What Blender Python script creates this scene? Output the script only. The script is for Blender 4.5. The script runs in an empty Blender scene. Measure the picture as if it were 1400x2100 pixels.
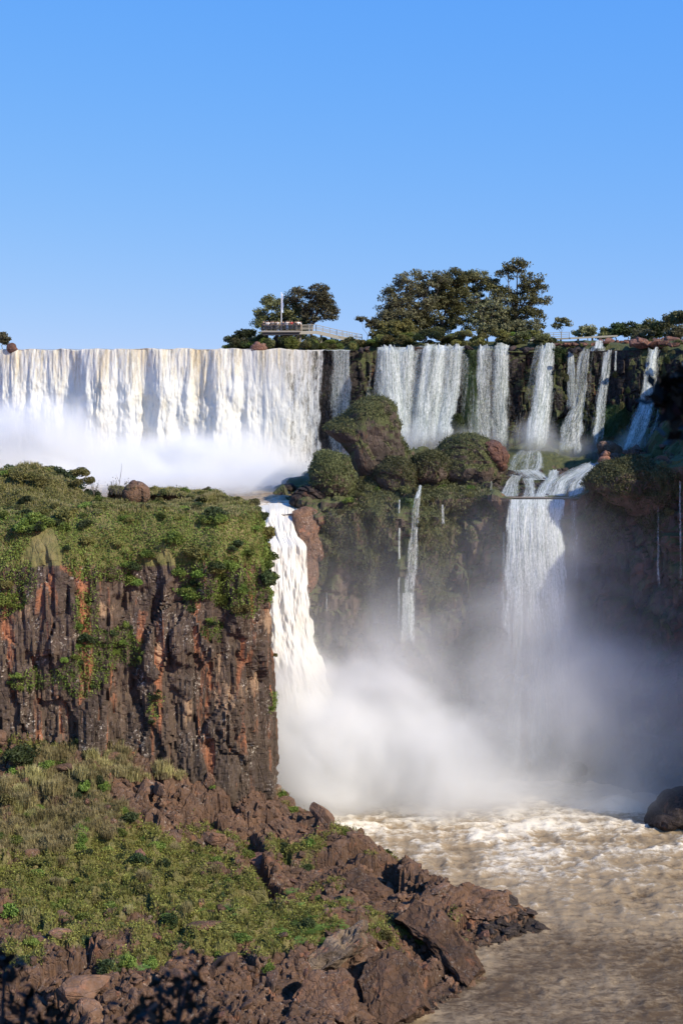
import bpy, math, random
import numpy as np
from mathutils import Vector, Matrix, Euler

# ------------------------------------------------------------------ camera, world, sun
SC = bpy.context.scene
COL = SC.collection
CAMZ, F, HY = 60.0, 2917.0, 718.0
cd = bpy.data.cameras.new('camera')
cam = bpy.data.objects.new('camera', cd); COL.objects.link(cam)
cam.location = (0, 0, CAMZ); cam.rotation_euler = (math.radians(90), 0, 0)
cd.lens = 50.0; cd.sensor_width = 36.0; cd.sensor_height = 36.0; cd.sensor_fit = 'VERTICAL'
cd.shift_y = -(1050 - HY) / 2100.0
cd.clip_start = 0.1; cd.clip_end = 20000
cd.dof.use_dof = True; cd.dof.focus_distance = 185.0; cd.dof.aperture_fstop = 9.0
SC.camera = cam

SUN_AZ, SUN_EL = math.radians(52), math.radians(36)      # azimuth measured from straight behind the camera towards its right
sdir = Vector((math.sin(SUN_AZ) * math.cos(SUN_EL), -math.cos(SUN_AZ) * math.cos(SUN_EL), math.sin(SUN_EL)))
w = bpy.data.worlds.new('World'); SC.world = w; w.use_nodes = True
wn = w.node_tree; bg = wn.nodes['Background']
sky = wn.nodes.new('ShaderNodeTexSky'); sky.sky_type = 'NISHITA'; sky.sun_disc = False
sky.sun_elevation = SUN_EL; sky.sun_rotation = math.atan2(sdir.x, sdir.y)
sky.altitude = 200; sky.air_density = 1.0; sky.dust_density = 0.1; sky.ozone_density = 3.0
tc = wn.nodes.new('ShaderNodeTexCoord'); vm = wn.nodes.new('ShaderNodeVectorMath'); vm.operation = 'ADD'; vm.inputs[1].default_value = (0, 0, .17)
nv_ = wn.nodes.new('ShaderNodeVectorMath'); nv_.operation = 'NORMALIZE'
wn.links.new(tc.outputs['Generated'], vm.inputs[0]); wn.links.new(vm.outputs[0], nv_.inputs[0]); wn.links.new(nv_.outputs[0], sky.inputs[0])
hs = wn.nodes.new('ShaderNodeHueSaturation'); hs.inputs['Saturation'].default_value = 1.12
wn.links.new(sky.outputs[0], hs.inputs['Color']); sp_ = wn.nodes.new('ShaderNodeSeparateColor'); cb_ = wn.nodes.new('ShaderNodeCombineColor'); wn.links.new(hs.outputs[0], sp_.inputs[0])
for i_, (g_, k_) in enumerate(((1.27, .715), (.605, 1.25), (.05, 4.19))):      # the camera's own rendering of a clear blue sky, the same all round
    a_ = wn.nodes.new('ShaderNodeMath'); a_.operation = 'POWER'; a_.inputs[1].default_value = g_; wn.links.new(sp_.outputs[i_], a_.inputs[0])
    b_ = wn.nodes.new('ShaderNodeMath'); b_.operation = 'MULTIPLY'; b_.inputs[1].default_value = k_; wn.links.new(a_.outputs[0], b_.inputs[0]); wn.links.new(b_.outputs[0], cb_.inputs[i_])
wn.links.new(cb_.outputs[0], bg.inputs[0]); bg.inputs[1].default_value = 0.15
sl = bpy.data.lights.new('sun', 'SUN'); so = bpy.data.objects.new('sun', sl); COL.objects.link(so)
sl.energy = 4.5; sl.angle = math.radians(0.55); sl.color = (1.0, 0.91, 0.76)
so.rotation_euler = sdir.to_track_quat('Z', 'Y').to_euler(); so.location = sdir * 400
SC.view_settings.view_transform = 'Standard'; SC.view_settings.look = 'None'
SC.view_settings.exposure = 0.5; SC.view_settings.gamma = 1.0; SC.view_settings.use_curve_mapping = False
cy = SC.cycles
cy.use_denoising = True
try: cy.denoiser = 'OPENIMAGEDENOISE'
except Exception: pass
cy.max_bounces = 8; cy.diffuse_bounces = 3; cy.glossy_bounces = 2; cy.transmission_bounces = 2
cy.volume_bounces = 6; cy.transparent_max_bounces = 16
cy.volume_step_rate = 0.7; cy.volume_max_steps = 256
cy.sample_clamp_indirect = 8.0
cy.caustics_reflective = False; cy.caustics_refractive = False

R = np.random.RandomState(7)
random.seed(7)
def P(px, py, D): return np.array([(px - 700.0) / F * D, D, CAMZ - (py - HY) / F * D])
def Zp(py, D): return CAMZ - (py - HY) / F * D
def Xp(px, D): return (px - 700.0) / F * D
def smooth(a, b, x):
    t = np.clip((x - a) / (b - a), 0, 1); return t * t * (3 - 2 * t)

# ------------------------------------------------------------------ numpy noise
def _h(ix, iy, iz, seed):
    with np.errstate(over='ignore'):
        n = (ix.astype(np.int64) * 374761393 + iy.astype(np.int64) * 668265263 + iz.astype(np.int64) * 2147483647 + seed * 974634777) & 0xffffffff
        n = ((n ^ (n >> 13)) * 1274126177) & 0xffffffff
        n = ((n ^ (n >> 16)) * 2246822519) & 0xffffffff
        n = n ^ (n >> 15)
    return (n & 0xffffff) / float(0xffffff)
def vn(x, y, z=None, seed=0):
    x = np.asarray(x, float); y = np.asarray(y, float); z = np.zeros_like(x) if z is None else np.asarray(z, float) + np.zeros_like(x)
    fx, fy, fz = np.floor(x), np.floor(y), np.floor(z)
    tx, ty, tz = x - fx, y - fy, z - fz
    tx = tx**3 * (tx * (tx * 6 - 15) + 10); ty = ty**3 * (ty * (ty * 6 - 15) + 10); tz = tz**3 * (tz * (tz * 6 - 15) + 10)
    ix, iy, iz = fx.astype(np.int64), fy.astype(np.int64), fz.astype(np.int64)
    r = 0
    for a in (0, 1):
        for b in (0, 1):
            for c in (0, 1):
                r = r + (tx if a else 1 - tx) * (ty if b else 1 - ty) * (tz if c else 1 - tz) * _h(ix + a, iy + b, iz + c, seed)
    return r * 2 - 1
def fbm(x, y, z=None, o=4, seed=0, g=0.5):
    z = 0 * np.asarray(x, float) if z is None else z
    r = 0; a = 1.0; s = 0
    for k in range(o):
        r = r + a * vn(x * 2**k + 7.3 * k, y * 2**k + 3.1 * k, z * 2**k, seed + k); s += a; a *= g
    return r / s
def ridge(x, y, z=None, o=4, seed=0):
    z = 0 * np.asarray(x, float) if z is None else z
    r = 0; a = 1.0; s = 0
    for k in range(o):
        r = r + a * (1 - 2 * np.abs(vn(x * 2**k + 5.7 * k, y * 2**k, z * 2**k, seed + k))); s += a; a *= .5
    return r / s
def facet(x, y, seed=0, tilt=1.0, edge=0.0):
    """angular blocks: every cell of a jittered lattice gets its own height and tilt, with a groove where two meet"""
    x = np.asarray(x, float); y = np.asarray(y, float)
    ix, iy = np.floor(x).astype(np.int64), np.floor(y).astype(np.int64)
    b1 = np.full(x.shape, 9.0); b2 = np.full(x.shape, 9.0); val = np.zeros(x.shape)
    zz = np.zeros_like(ix)
    for a in (-1, 0, 1):
        for b in (-1, 0, 1):
            cx = ix + a + _h(ix + a, iy + b, zz, seed); cy_ = iy + b + _h(ix + a, iy + b, zz + 1, seed)
            d = (x - cx)**2 + (y - cy_)**2
            hh = _h(ix + a, iy + b, zz + 2, seed) * 2 - 1
            tx = (_h(ix + a, iy + b, zz + 3, seed) - .5) * 2 * tilt; ty = (_h(ix + a, iy + b, zz + 4, seed) - .5) * 2 * tilt
            v = hh + (x - cx) * tx + (y - cy_) * ty
            m = d < b1
            b2 = np.where(m, b1, np.minimum(b2, d)); val = np.where(m, v, val); b1 = np.where(m, d, b1)
    e = np.sqrt(b2) - np.sqrt(b1)
    return val - edge * (1 - smooth(0, .16, e))
def rbf(ctrl):
    """smooth height over (x, y) through control points"""
    C = np.array(ctrl, float); n = len(C); S = 20.0
    def k(d2): return np.where(d2 > 1e-12, .5 * d2 * np.log(d2 + 1e-12), 0)
    X = C[:, :2] / S
    A = np.zeros((n + 3, n + 3)); A[:n, :n] = k(((X[:, None] - X[None])**2).sum(2)) + np.eye(n) * .004
    A[:n, n] = 1; A[:n, n + 1:] = X; A[n, :n] = 1; A[n + 1:, :n] = X.T
    w_ = np.linalg.solve(A, np.concatenate([C[:, 2], [0, 0, 0]]))
    def f(x, y):
        x = np.asarray(x, float) / S; y = np.asarray(y, float) / S
        r = w_[n] + w_[n + 1] * x + w_[n + 2] * y
        for i in range(n): r = r + w_[i] * k((x - X[i, 0])**2 + (y - X[i, 1])**2)
        return r
    return f

# ------------------------------------------------------------------ mesh helpers
def mesh(name, V, Fc, mat=None, smooth_=True, attrs=None):
    V = np.asarray(V, np.float32).reshape(-1, 3); Fc = np.asarray(Fc, np.int32)
    n, k = Fc.shape
    me = bpy.data.meshes.new(name)
    me.vertices.add(len(V)); me.vertices.foreach_set('co', V.ravel())
    me.loops.add(n * k); me.loops.foreach_set('vertex_index', Fc.ravel())
    me.polygons.add(n); me.polygons.foreach_set('loop_start', np.arange(n, dtype=np.int32) * k)
    try: me.polygons.foreach_set('loop_total', np.full(n, k, np.int32))
    except Exception: pass
    me.polygons.foreach_set('use_smooth', np.full(n, bool(smooth_)))
    for a, d in (attrs or {}).items():
        at = me.attributes.new(a, 'FLOAT', 'POINT'); at.data.foreach_set('value', np.asarray(d, np.float32).ravel())
    me.update(calc_edges=True)
    if mat: me.materials.append(mat)
    return me
def ob(name, me, parent=None, **props):
    o = bpy.data.objects.new(name, me); COL.objects.link(o)
    if parent: o.parent = parent
    for k, v in props.items():
        if v is not None: o[k] = v
    return o
def thing(name, loc, label, cat, group=None, rz=0.0, scale=1.0):
    o = bpy.data.objects.new(name, None); COL.objects.link(o); o.empty_display_size = .2
    o.location = loc; o.rotation_euler = (0, 0, rz); o.scale = (scale,) * 3
    o['label'] = label; o['category'] = cat
    if group: o['group'] = group
    return o
def gridf(nu, nv):
    i = np.arange(nu - 1)[:, None] * nv + np.arange(nv - 1)[None]
    return np.stack([i, i + nv, i + nv + 1, i + 1], -1).reshape(-1, 4)
def normals(G):
    du = np.gradient(G, axis=0); dv = np.gradient(G, axis=1)
    n = np.cross(du, dv); n /= np.linalg.norm(n, axis=2, keepdims=True) + 1e-9
    return n
def tube(path, rad, sides=6):
    path = np.asarray(path, float); rad = np.broadcast_to(np.asarray(rad, float), (len(path),))
    t = np.gradient(path, axis=0); t /= np.linalg.norm(t, axis=1, keepdims=True) + 1e-9
    ref = np.array([.31, .52, .8]) if abs(t[:, 2]).mean() < .8 else np.array([.9, .3, .1])
    a = np.cross(t, ref); a /= np.linalg.norm(a, axis=1, keepdims=True) + 1e-9; b = np.cross(t, a)
    th = np.linspace(0, 2 * math.pi, sides, endpoint=False)
    V = path[:, None] + rad[:, None, None] * (np.cos(th)[None, :, None] * a[:, None] + np.sin(th)[None, :, None] * b[:, None])
    n = len(path); i = np.arange(n - 1)[:, None] * sides; j = np.arange(sides)[None]; j2 = (j + 1) % sides
    Fc = np.stack([i + j, i + j2, i + sides + j2, i + sides + j], -1).reshape(-1, 4)
    return V.reshape(-1, 3), Fc
class MB:
    def __init__(s): s.V = []; s.F = []; s.n = 0
    def add(s, V, Fc): s.V.append(np.asarray(V, float)); s.F.append(np.asarray(Fc) + s.n); s.n += len(V); return s
    def box(s, c, sz, rz=0, tilt=0):
        v = np.array([[x, y, z] for x in (-.5, .5) for y in (-.5, .5) for z in (-.5, .5)]) * np.array(sz)
        M = np.array((Matrix.Rotation(rz, 3, 'Z') @ Matrix.Rotation(tilt, 3, 'Y')).transposed())
        return s.add(v @ M + np.array(c), [[0, 1, 3, 2], [4, 6, 7, 5], [0, 4, 5, 1], [2, 3, 7, 6], [0, 2, 6, 4], [1, 5, 7, 3]])
    def beam(s, a, b, wd, h=None):
        a = np.array(a, float); b = np.array(b, float); d = b - a; L = np.linalg.norm(d)
        rz = math.atan2(d[1], d[0]); ti = -math.asin(d[2] / L)
        return s.box((a + b) / 2, (L, wd, h or wd), rz, ti)
    def tube(s, p, r, sides=6): return s.add(*tube(p, r, sides))
    def me(s, name, mat, smooth_=False): return mesh(name, np.concatenate(s.V), np.concatenate(s.F), mat, smooth_)
def leaf_faces(C, size, aspect=.55, up=.35, droop=0.0, rs=None):
    """one diamond per point, random direction"""
    rs = rs or R; n = len(C)
    d = rs.normal(size=(n, 3)); d[:, 2] -= droop; d /= np.linalg.norm(d, axis=1, keepdims=True)
    u = rs.normal(size=(n, 3)); u[:, 2] += up * 3
    s = np.cross(d, u); s /= np.linalg.norm(s, axis=1, keepdims=True) + 1e-9
    L = (np.asarray(size) * np.ones(n))[:, None]
    V = np.stack([C - d * L * .5, C + s * L * aspect * .5, C + d * L * .5, C - s * L * aspect * .5], 1).reshape(-1, 3)
    Fc = np.arange(n * 4).reshape(n, 4)
    return V, Fc
def blades(C, h, lean, width=.07, k=5, rs=None, N=None, spread=.12):
    """grass tufts: k triangular blades fanning from every point"""
    rs = rs or R; n = len(C); C = np.repeat(C, k, 0); m = n * k; h = np.repeat(np.asarray(h) * np.ones(n), k)
    a = rs.uniform(0, 6.283, m); l = rs.uniform(.15, 1, m) * lean
    b = C + np.stack([np.cos(a), np.sin(a), 0 * a], 1) * rs.uniform(0, spread, m)[:, None]
    side = np.stack([-np.sin(a), np.cos(a), 0 * a], 1) * (width * .5 * (.6 + h / h.mean() * .4))[:, None]
    up = np.array([0, 0, 1.0])
    if N is not None: up = np.repeat(N, k, 0) * .6 + up * .4
    mid = b + up * (h * .6)[:, None] + np.stack([np.cos(a), np.sin(a), 0 * a], 1) * (h * l * .35)[:, None]
    tip = b + up * (h * (1 - .45 * l))[:, None] + np.stack([np.cos(a), np.sin(a), 0 * a], 1) * (h * l)[:, None]
    V = np.stack([b - side, b + side, mid + side * .8, tip, mid - side * .8], 1).reshape(-1, 3)
    i = np.arange(m)[:, None] * 5
    return V, np.concatenate([i + np.array([[0, 1, 2, 4]]), i + np.array([[4, 2, 3, 3]])])[:, :4]
def blade_mesh(name, V, Fc, mat):
    q = Fc[Fc[:, 2] != Fc[:, 3]]; t = Fc[Fc[:, 2] == Fc[:, 3]][:, :3]
    q3 = np.concatenate([q[:, [0, 1, 2]], q[:, [0, 2, 3]]])
    return mesh(name, V, np.concatenate([q3, t]), mat, False)

# ------------------------------------------------------------------ material helpers
class M:
    def __init__(s, name, rough=.85, spec=.2):
        s.m = bpy.data.materials.new(name); s.m.use_nodes = True; s.t = s.m.node_tree; s.t.nodes.clear()
        s.out = s.t.nodes.new('ShaderNodeOutputMaterial'); s.b = s.t.nodes.new('ShaderNodeBsdfPrincipled')
        s.b.inputs['Roughness'].default_value = rough; s.b.inputs['Specular IOR Level'].default_value = spec
        s.t.links.new(s.b.outputs[0], s.out.inputs[0])
    def n(s, typ, ins=None, **kw):
        nd = s.t.nodes.new('ShaderNode' + typ)
        for k, v in kw.items(): setattr(nd, k, v)
        for k, v in (ins or {}).items():
            if isinstance(v, bpy.types.NodeSocket): s.t.links.new(v, nd.inputs[k])
            else: nd.inputs[k].default_value = v
        return nd
    def obj(s): return s.n('TexCoord').outputs['Object']
    def pos(s): return s.n('NewGeometry').outputs['Position']
    def map(s, v, sc, loc=(0, 0, 0)): return s.n('Mapping', {'Vector': v, 'Scale': sc, 'Location': loc}).outputs[0]
    def noise(s, v, scale, detail=5, rough=.6, dist=0): return s.n('TexNoise', {'Vector': v, 'Scale': scale, 'Detail': detail, 'Roughness': rough, 'Distortion': dist}).outputs[0]
    def vor(s, v, scale, feature='F1', out=0): return s.n('TexVoronoi', {'Vector': v, 'Scale': scale}, feature=feature).outputs[out]
    def ramp(s, f, *st):
        nd = s.n('ValToRGB', {0: f}); e = nd.color_ramp.elements
        while len(e) < len(st): e.new(.5)
        for i, (p, c) in enumerate(st):
            e[i].position = p; e[i].color = (*c, 1) if isinstance(c, (tuple, list)) else (c, c, c, 1)
        return nd.outputs[0]
    def mix(s, f, a, b, mode='MIX'):
        nd = s.t.nodes.new('ShaderNodeMix'); nd.data_type = 'RGBA'; nd.blend_type = mode
        for i, v in ((0, f), (6, a), (7, b)):
            if isinstance(v, bpy.types.NodeSocket): s.t.links.new(v, nd.inputs[i])
            else: nd.inputs[i].default_value = (*v, 1) if isinstance(v, (tuple, list)) else v
        return nd.outputs[2]
    def math(s, op, a, b=0.0, c=0.0, clamp=False):
        nd = s.n('Math', {0: a, 1: b, 2: c}, operation=op); nd.use_clamp = clamp; return nd.outputs[0]
    def attr(s, name): return s.n('Attribute', attribute_name=name).outputs['Fac']
    def sep(s, v): return s.n('SeparateXYZ', {0: v}).outputs
    def col(s, c):
        if isinstance(c, bpy.types.NodeSocket): s.t.links.new(c, s.b.inputs['Base Color'])
        else: s.b.inputs['Base Color'].default_value = (*c, 1)
    def bump(s, h, strength=.5, dist=.1):
        o = s.n('Bump', {'Height': h, 'Strength': strength, 'Distance': dist}).outputs[0]; s.t.links.new(o, s.b.inputs['Normal'])
    def link(s, a, b): s.t.links.new(a, b)
    def rnd(s): return s.n('ObjectInfo').outputs['Random']
    def island(s): return s.n('NewGeometry').outputs['Random Per Island']

def rock_mat(name, dark, mid, orange_amt=.5, lichen=.5, green=0.0, stretch=(1, 1, .22), scale=1.0, wet_z=None, per_obj=False, pale=(), veg=False):
    m = M(name, .85, .25)
    v = m.obj() if per_obj else m.pos()
    if per_obj:
        v = m.n('VectorMath', {0: v, 1: m.n('CombineXYZ', {0: m.math('MULTIPLY', m.rnd(), 97.0), 1: m.math('MULTIPLY', m.rnd(), 31.0)}).outputs[0]}, operation='ADD').outputs[0]
    vs = m.map(v, stretch)
    n1 = m.noise(vs, .22 * scale, 6, .65, .4); n2 = m.noise(vs, 1.1 * scale, 7, .7, .3); n3 = m.noise(v, 2.3 * scale, 6, .7)
    c = m.mix(m.ramp(n1, (.35, 0.0), (.65, 1.0)), dark, mid)
    c = m.mix(m.ramp(n2, (.4, 0.0), (.75, .8)), c, tuple(x * .45 for x in dark))
    c = m.mix(m.math('MULTIPLY', m.ramp(n3, (.45, 0.0), (.7, 1.0)), .35), c, (.17, .13, .125))
    o = m.noise(m.map(v, stretch, (31, 7, 3)), .5 * scale, 5, .6, .6)
    o2 = m.ramp(o, (.62 - .07 * orange_amt, 0.0), (.69, 1.0))
    c = m.mix(m.math('MULTIPLY', o2, min(1, orange_amt)), c, m.mix(n2, (.42, .13, .045), (.3, .15, .085)))
    li = m.noise(m.map(v, (1, 1, .7), (3, 51, 9)), .33 * scale, 3, .6); lf = m.noise(v, 3.2 * scale, 4, .75)
    lm = m.math('MULTIPLY', m.ramp(li, (.5, 0.0), (.6, 1.0)), m.ramp(lf, (.56, 0.0), (.62, 1.0)))
    c = m.mix(m.math('MULTIPLY', lm, lichen), c, (.48, .42, .35))
    for (px, py, D, rx, rz) in pale:                     # old pale scars on the face
        q = m.n('VectorMath', {0: m.n('VectorMath', {0: m.pos(), 1: tuple(P(px, py, D))}, operation='SUBTRACT').outputs[0], 1: (1 / rx, .15, 1 / rz)}, operation='MULTIPLY').outputs[0]
        L = m.math('ADD', m.n('VectorMath', {0: q}, operation='LENGTH').outputs['Value'], m.math('MULTIPLY', m.math('SUBTRACT', n2, .5), 3.2))
        c = m.mix(m.ramp(L, (.35, .75), (.75, 0.0)), c, m.mix(n3, (.40, .29, .19), (.30, .17, .09)))
    if green:
        g = m.noise(m.map(v, (1, 1, .45), (9, 1, 77)), .3 * scale, 6, .7, .5)
        nz = m.sep(m.n('NewGeometry').outputs['Normal'])[2]
        gm = m.ramp(m.math('ADD', g, m.math('MULTIPLY', nz, .22)), (.60 - .16 * green, 0.0), (.70 - .16 * green, 1.0))
        c = m.mix(m.math('MULTIPLY', gm, .9), c, m.mix(n3, (.045, .055, .018), (.10, .11, .04)))
    if wet_z is not None:
        z = m.sep(m.pos())[2]
        wm = m.ramp(m.math('ADD', m.math('MULTIPLY', z, -.5), m.math('MULTIPLY', n1, .9)), (.0, 0.0), (.35, 1.0))
        c = m.mix(m.math('MULTIPLY', wm, .8), c, (.018, .015, .013))
        rr = m.ramp(wm, (0, .85), (1, .3)); m.link(rr, m.b.inputs['Roughness'])
    if veg:                                              # short turf and moss covering the soil
        va = m.math('ADD', m.attr('veg'), m.math('MULTIPLY', m.math('SUBTRACT', m.noise(v, .9, 6, .7), .5), 1.3))
        c = m.mix(m.ramp(va, (.42, 0.0), (.62, .92)), c, m.mix(m.ramp(m.noise(v, .35, 5, .6), (.38, 0.0), (.62, 1.0)), m.mix(n3, (.055, .065, .016), (.14, .14, .035)), m.mix(n3, (.13, .11, .045), (.26, .22, .09))))
    if per_obj:
        vv_ = m.math('MULTIPLY', m.math('ADD', .62, m.math('MULTIPLY', m.rnd(), .5)), m.math('ADD', .75, m.math('MULTIPLY', m.island(), .5)))
        c = m.n('HueSaturation', {'Color': c, 'Value': vv_, 'Saturation': .95}).outputs[0]
    m.col(c)
    cr = m.vor(m.map(v, (1, 1, max(.35, stretch[2]))), 1.1 * scale, 'DISTANCE_TO_EDGE')
    h = m.math('ADD', m.math('MULTIPLY', n2, 1.0), m.math('MULTIPLY', m.ramp(cr, (0.0, 0.0), (.06, 1.0)), .22))
    h = m.math('ADD', h, m.math('MULTIPLY', m.noise(v, 5.0 * scale, 5, .7), .35))
    m.bump(h, .9, .35)
    return m.m
MAT_CLIFF = rock_mat('cliff_basalt', (.050, .036, .026), (.122, .083, .054), 1.0, .9, stretch=(1, 1, .13), green=.0, veg=True, pale=[(470, 1415, 167, 2.6, 2.6), (455, 1370, 167, .8, 3), (385, 1450, 165, .7, 2.6), (550, 1270, 170, 1.3, 1.6), (330, 1330, 164, 1.0, 3.2), (60, 1110, 160, 1.6, 2.4), (215, 1250, 163, 1.4, 1.2), (45, 1250, 160, .9, 2.5), (520, 1400, 168, .8, 2)])
MAT_SLOPE = rock_mat('scree_rock', (.074, .042, .025), (.175, .094, .051), .4, .4, green=0, stretch=(1, 1, .7), wet_z=1, veg=True)
MAT_BOULDER = rock_mat('boulder_rock', (.098, .054, .031), (.235, .122, .064), .5, .45, stretch=(1, 1, .8), scale=1.3, per_obj=True)
MAT_WETROCK = rock_mat('wet_black_rock', (.018, .014, .012), (.06, .04, .03), .2, .1, stretch=(1, 1, .8), scale=1.3, per_obj=True)
MAT_REDROCK = rock_mat('red_rock', (.12, .055, .036), (.23, .105, .065), .8, .3, stretch=(1, 1, .8), scale=1.2, per_obj=True)
MAT_PALE = rock_mat('pale_rock', (.12, .08, .05), (.34, .24, .15), .8, .7, stretch=(1, 1, .8), scale=1.3, per_obj=True)
MAT_LEDGE = rock_mat('mossy_ledge_rock', (.055, .044, .033), (.12, .085, .06), .35, .12, green=.62, stretch=(1, 1, .35), scale=.8)
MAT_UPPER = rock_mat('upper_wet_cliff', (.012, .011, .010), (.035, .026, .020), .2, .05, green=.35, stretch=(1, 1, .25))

def leaf_mat(name, cols, trans=.3, rough=.6, patch=.12):
    m = M(name, rough, .25)
    i = m.island(); o = m.rnd()
    c = m.ramp(i, *[(k / max(1, len(cols) - 1), x) for k, x in enumerate(cols)])
    big = m.noise(m.pos(), patch, 3, .6)
    c = m.mix(m.ramp(big, (.35, 0.0), (.65, .8)), c, cols[-1])
    c = m.mix(m.ramp(m.noise(m.pos(), patch * 4.5, 4, .6), (.48, 0.0), (.62, .85)), c, cols[0])
    hv = m.n('HueSaturation', {'Hue': m.math('ADD', .482, m.math('MULTIPLY', o, .04)), 'Saturation': .95, 'Value': m.math('ADD', .6, m.math('MULTIPLY', o, .8)), 'Color': c}).outputs[0]
    m.col(hv)
    tr = m.n('BsdfTranslucent', {'Color': hv}).outputs[0]
    mx = m.n('MixShader', {0: trans, 1: m.b.outputs[0], 2: tr}).outputs[0]
    m.link(mx, m.out.inputs[0])
    return m.m
L_GREEN = leaf_mat('green_leaves', [(.052, .085, .014), (.125, .18, .028), (.22, .27, .045)])
L_DARK = leaf_mat('dark_leaves', [(.020, .034, .012), (.045, .065, .018), (.07, .09, .03)])
L_OLIVE = leaf_mat('olive_leaves', [(.075, .080, .020), (.15, .14, .035), (.22, .19, .055)])
L_LIME = leaf_mat('lime_leaves', [(.08, .13, .015), (.16, .22, .03), (.22, .28, .05)])
L_TREE = leaf_mat('tree_leaves', [(.06, .066, .02), (.125, .13, .04), (.20, .19, .075)])
L_TREE2 = leaf_mat('grey_green_leaves', [(.07, .072, .030), (.14, .138, .06), (.21, .195, .10)])
L_DRY = leaf_mat('dry_grass', [(.18, .15, .055), (.32, .26, .11), (.42, .35, .16)], .35, patch=.08)
L_GRASS = leaf_mat('grass_blades', [(.14, .145, .028), (.24, .235, .045), (.34, .30, .075)], .35, patch=.1)
L_MOSS = leaf_mat('moss_fronds', [(.05, .058, .020), (.10, .11, .038), (.16, .16, .065)], .3, patch=.15)
L_WEED = leaf_mat('weed_leaves', [(.08, .10, .016), (.20, .22, .035), (.32, .31, .06)])
L_ALG = leaf_mat('algae_fronds', [(.012, .028, .006), (.03, .055, .012), (.055, .085, .02)])
L_FERN = leaf_mat('fern_fronds', [(.08, .14, .02), (.13, .22, .035), (.19, .28, .06)], .4)
L_SHADE_BLACK = leaf_mat('near_leaves_shade', [(.004, .004, .003), (.007, .007, .004), (.01, .009, .005)], .1)  # near-black colour puts deep shade into the near leaves and twigs
_b = M('bark', .9, .1); _b.col(_b.mix(_b.noise(_b.pos(), 3, 5), (.07, .055, .045), (.19, .16, .13))); BARK = _b.m
def plain(name, c, rough=.7, var=.3):
    m = M(name, rough, .3); n = m.noise(m.pos(), 4, 5, .7)
    m.col(m.mix(n, tuple(x * (1 - var) for x in c), tuple(min(1, x * (1 + var)) for x in c))); return m.m

# ------------------------------------------------------------------ plan curves
def curve(pts, n, k=0):
    pts = np.array(pts, float); d = np.r_[0, np.cumsum(np.linalg.norm(np.diff(pts[:, :2], axis=0), axis=1))]
    s = np.linspace(0, d[-1], n)
    # smooth interpolation (cubic hermite)
    m = np.gradient(pts, d, axis=0)
    i = np.clip(np.searchsorted(d, s) - 1, 0, len(d) - 2); h = (d[i + 1] - d[i])[:, None]; t = ((s - d[i])[:, None]) / h
    a = pts[i]; b = pts[i + 1]; ma = m[i] * h; mb = m[i + 1] * h
    return (2 * t**3 - 3 * t**2 + 1) * a + (t**3 - 2 * t**2 + t) * ma + (-2 * t**3 + 3 * t**2) * b + (t**3 - t**2) * mb, s

# ================================================================== LEFT CLIFF
NS, NT = 490, 360
plan, S = curve([(-85, 148), (-62, 153), (-38.4, 160), (-30, 160.5), (-22.4, 163), (-16, 163.5), (-10.6, 165.5), (-8.6, 168.5), (-8.2, 173), (-9.0, 180), (-13, 190), (-22, 199), (-34, 206)], NS)
spine, _ = curve([(-95, 190), (-60, 186), (-36, 186), (-30, 184), (-24, 182), (-20, 180), (-18, 179), (-17.5, 179), (-17.5, 180), (-18, 181), (-19, 183), (-24, 186), (-30, 190)], NS)
inw = spine - plan; dist = np.linalg.norm(inw, axis=1); inw /= dist[:, None]
t = np.linspace(0, 1, NT)
T, SS = np.meshgrid(t, S)
tw = .55; ts = .78                                    # wall | vegetated brow | plateau
xn = plan[:, 0][:, None]
toplow = 33.3 + 1.0 * np.sin(xn * .35) + 1.4 * vn(xn * .22, xn * 0, seed=5) - 1.8 * smooth(-14, -8, xn) + 1.6 * smooth(-32, -40, xn)
topz = 40.6 + .5 * vn(xn * .2, xn * 0, seed=6) + 0 * T
z0 = 4.0
wall = T < tw
z = np.where(wall, z0 + (toplow - z0) * (T / tw), 0)
tb = np.clip((T - tw) / (ts - tw), 0, 1)
z = np.where(~wall, toplow + (topz - toplow) * np.sin(tb * math.pi / 2)**.85, z)
tp = np.clip((T - ts) / (1 - ts), 0, 1)
brow_in = 5.5 - 3.9 * smooth(-17, -10.5, xn) * smooth(200, 178, plan[:, 1][:, None])
z = np.where(T > ts, topz, z)
inset = np.where(wall, 1.2 * (T / tw)**1.5, 1.2 + brow_in * (1 - np.cos(tb * math.pi / 2)))
inset = inset + tp * np.maximum(dist[:, None] - 7.5, 1)
G = np.zeros((NS, NT, 3)); G[..., 0] = plan[:, 0][:, None] + inw[:, 0][:, None] * inset; G[..., 1] = plan[:, 1][:, None] + inw[:, 1][:, None] * inset; G[..., 2] = z
pxg = 700 + G[..., 0] / G[..., 1] * F
G[..., 2] += 4.2 * smooth(215, 95, pxg) * smooth(172, 187, G[..., 1]) * smooth(ts - .05, ts + .1, T) * (.9 + .2 * vn(G[..., 0] * .2, G[..., 1] * .2, seed=8))
nrm = -normals(G) if normals(G)[NS // 3, NT // 4, 1] > 0 else normals(G)
zz = G[..., 2]
wob = .8 * fbm(SS * .15, zz * .12, o=3, seed=3)
dw = .65 * facet(SS * .16 + wob, zz * .04 + wob, 11, .35, .15) + .55 * facet(SS * .42 + wob, zz * .09, 12, .7, .35) + .26 * facet(SS * 1.0 + wob * .4, zz * .13, 13, 1.2, .5) + .08 * facet(SS * 2.6, zz * 1.3, 14, 1.2, .6) + .45 * fbm(SS * .09, zz * .05, o=3, seed=15) - .45 * smooth(.07, .0, np.abs(vn(SS * .45 + wob * .6, zz * .05, seed=23))) - .25 * smooth(.06, .0, np.abs(vn(SS * 1.1 + wob, zz * .1, seed=24)))
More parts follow.
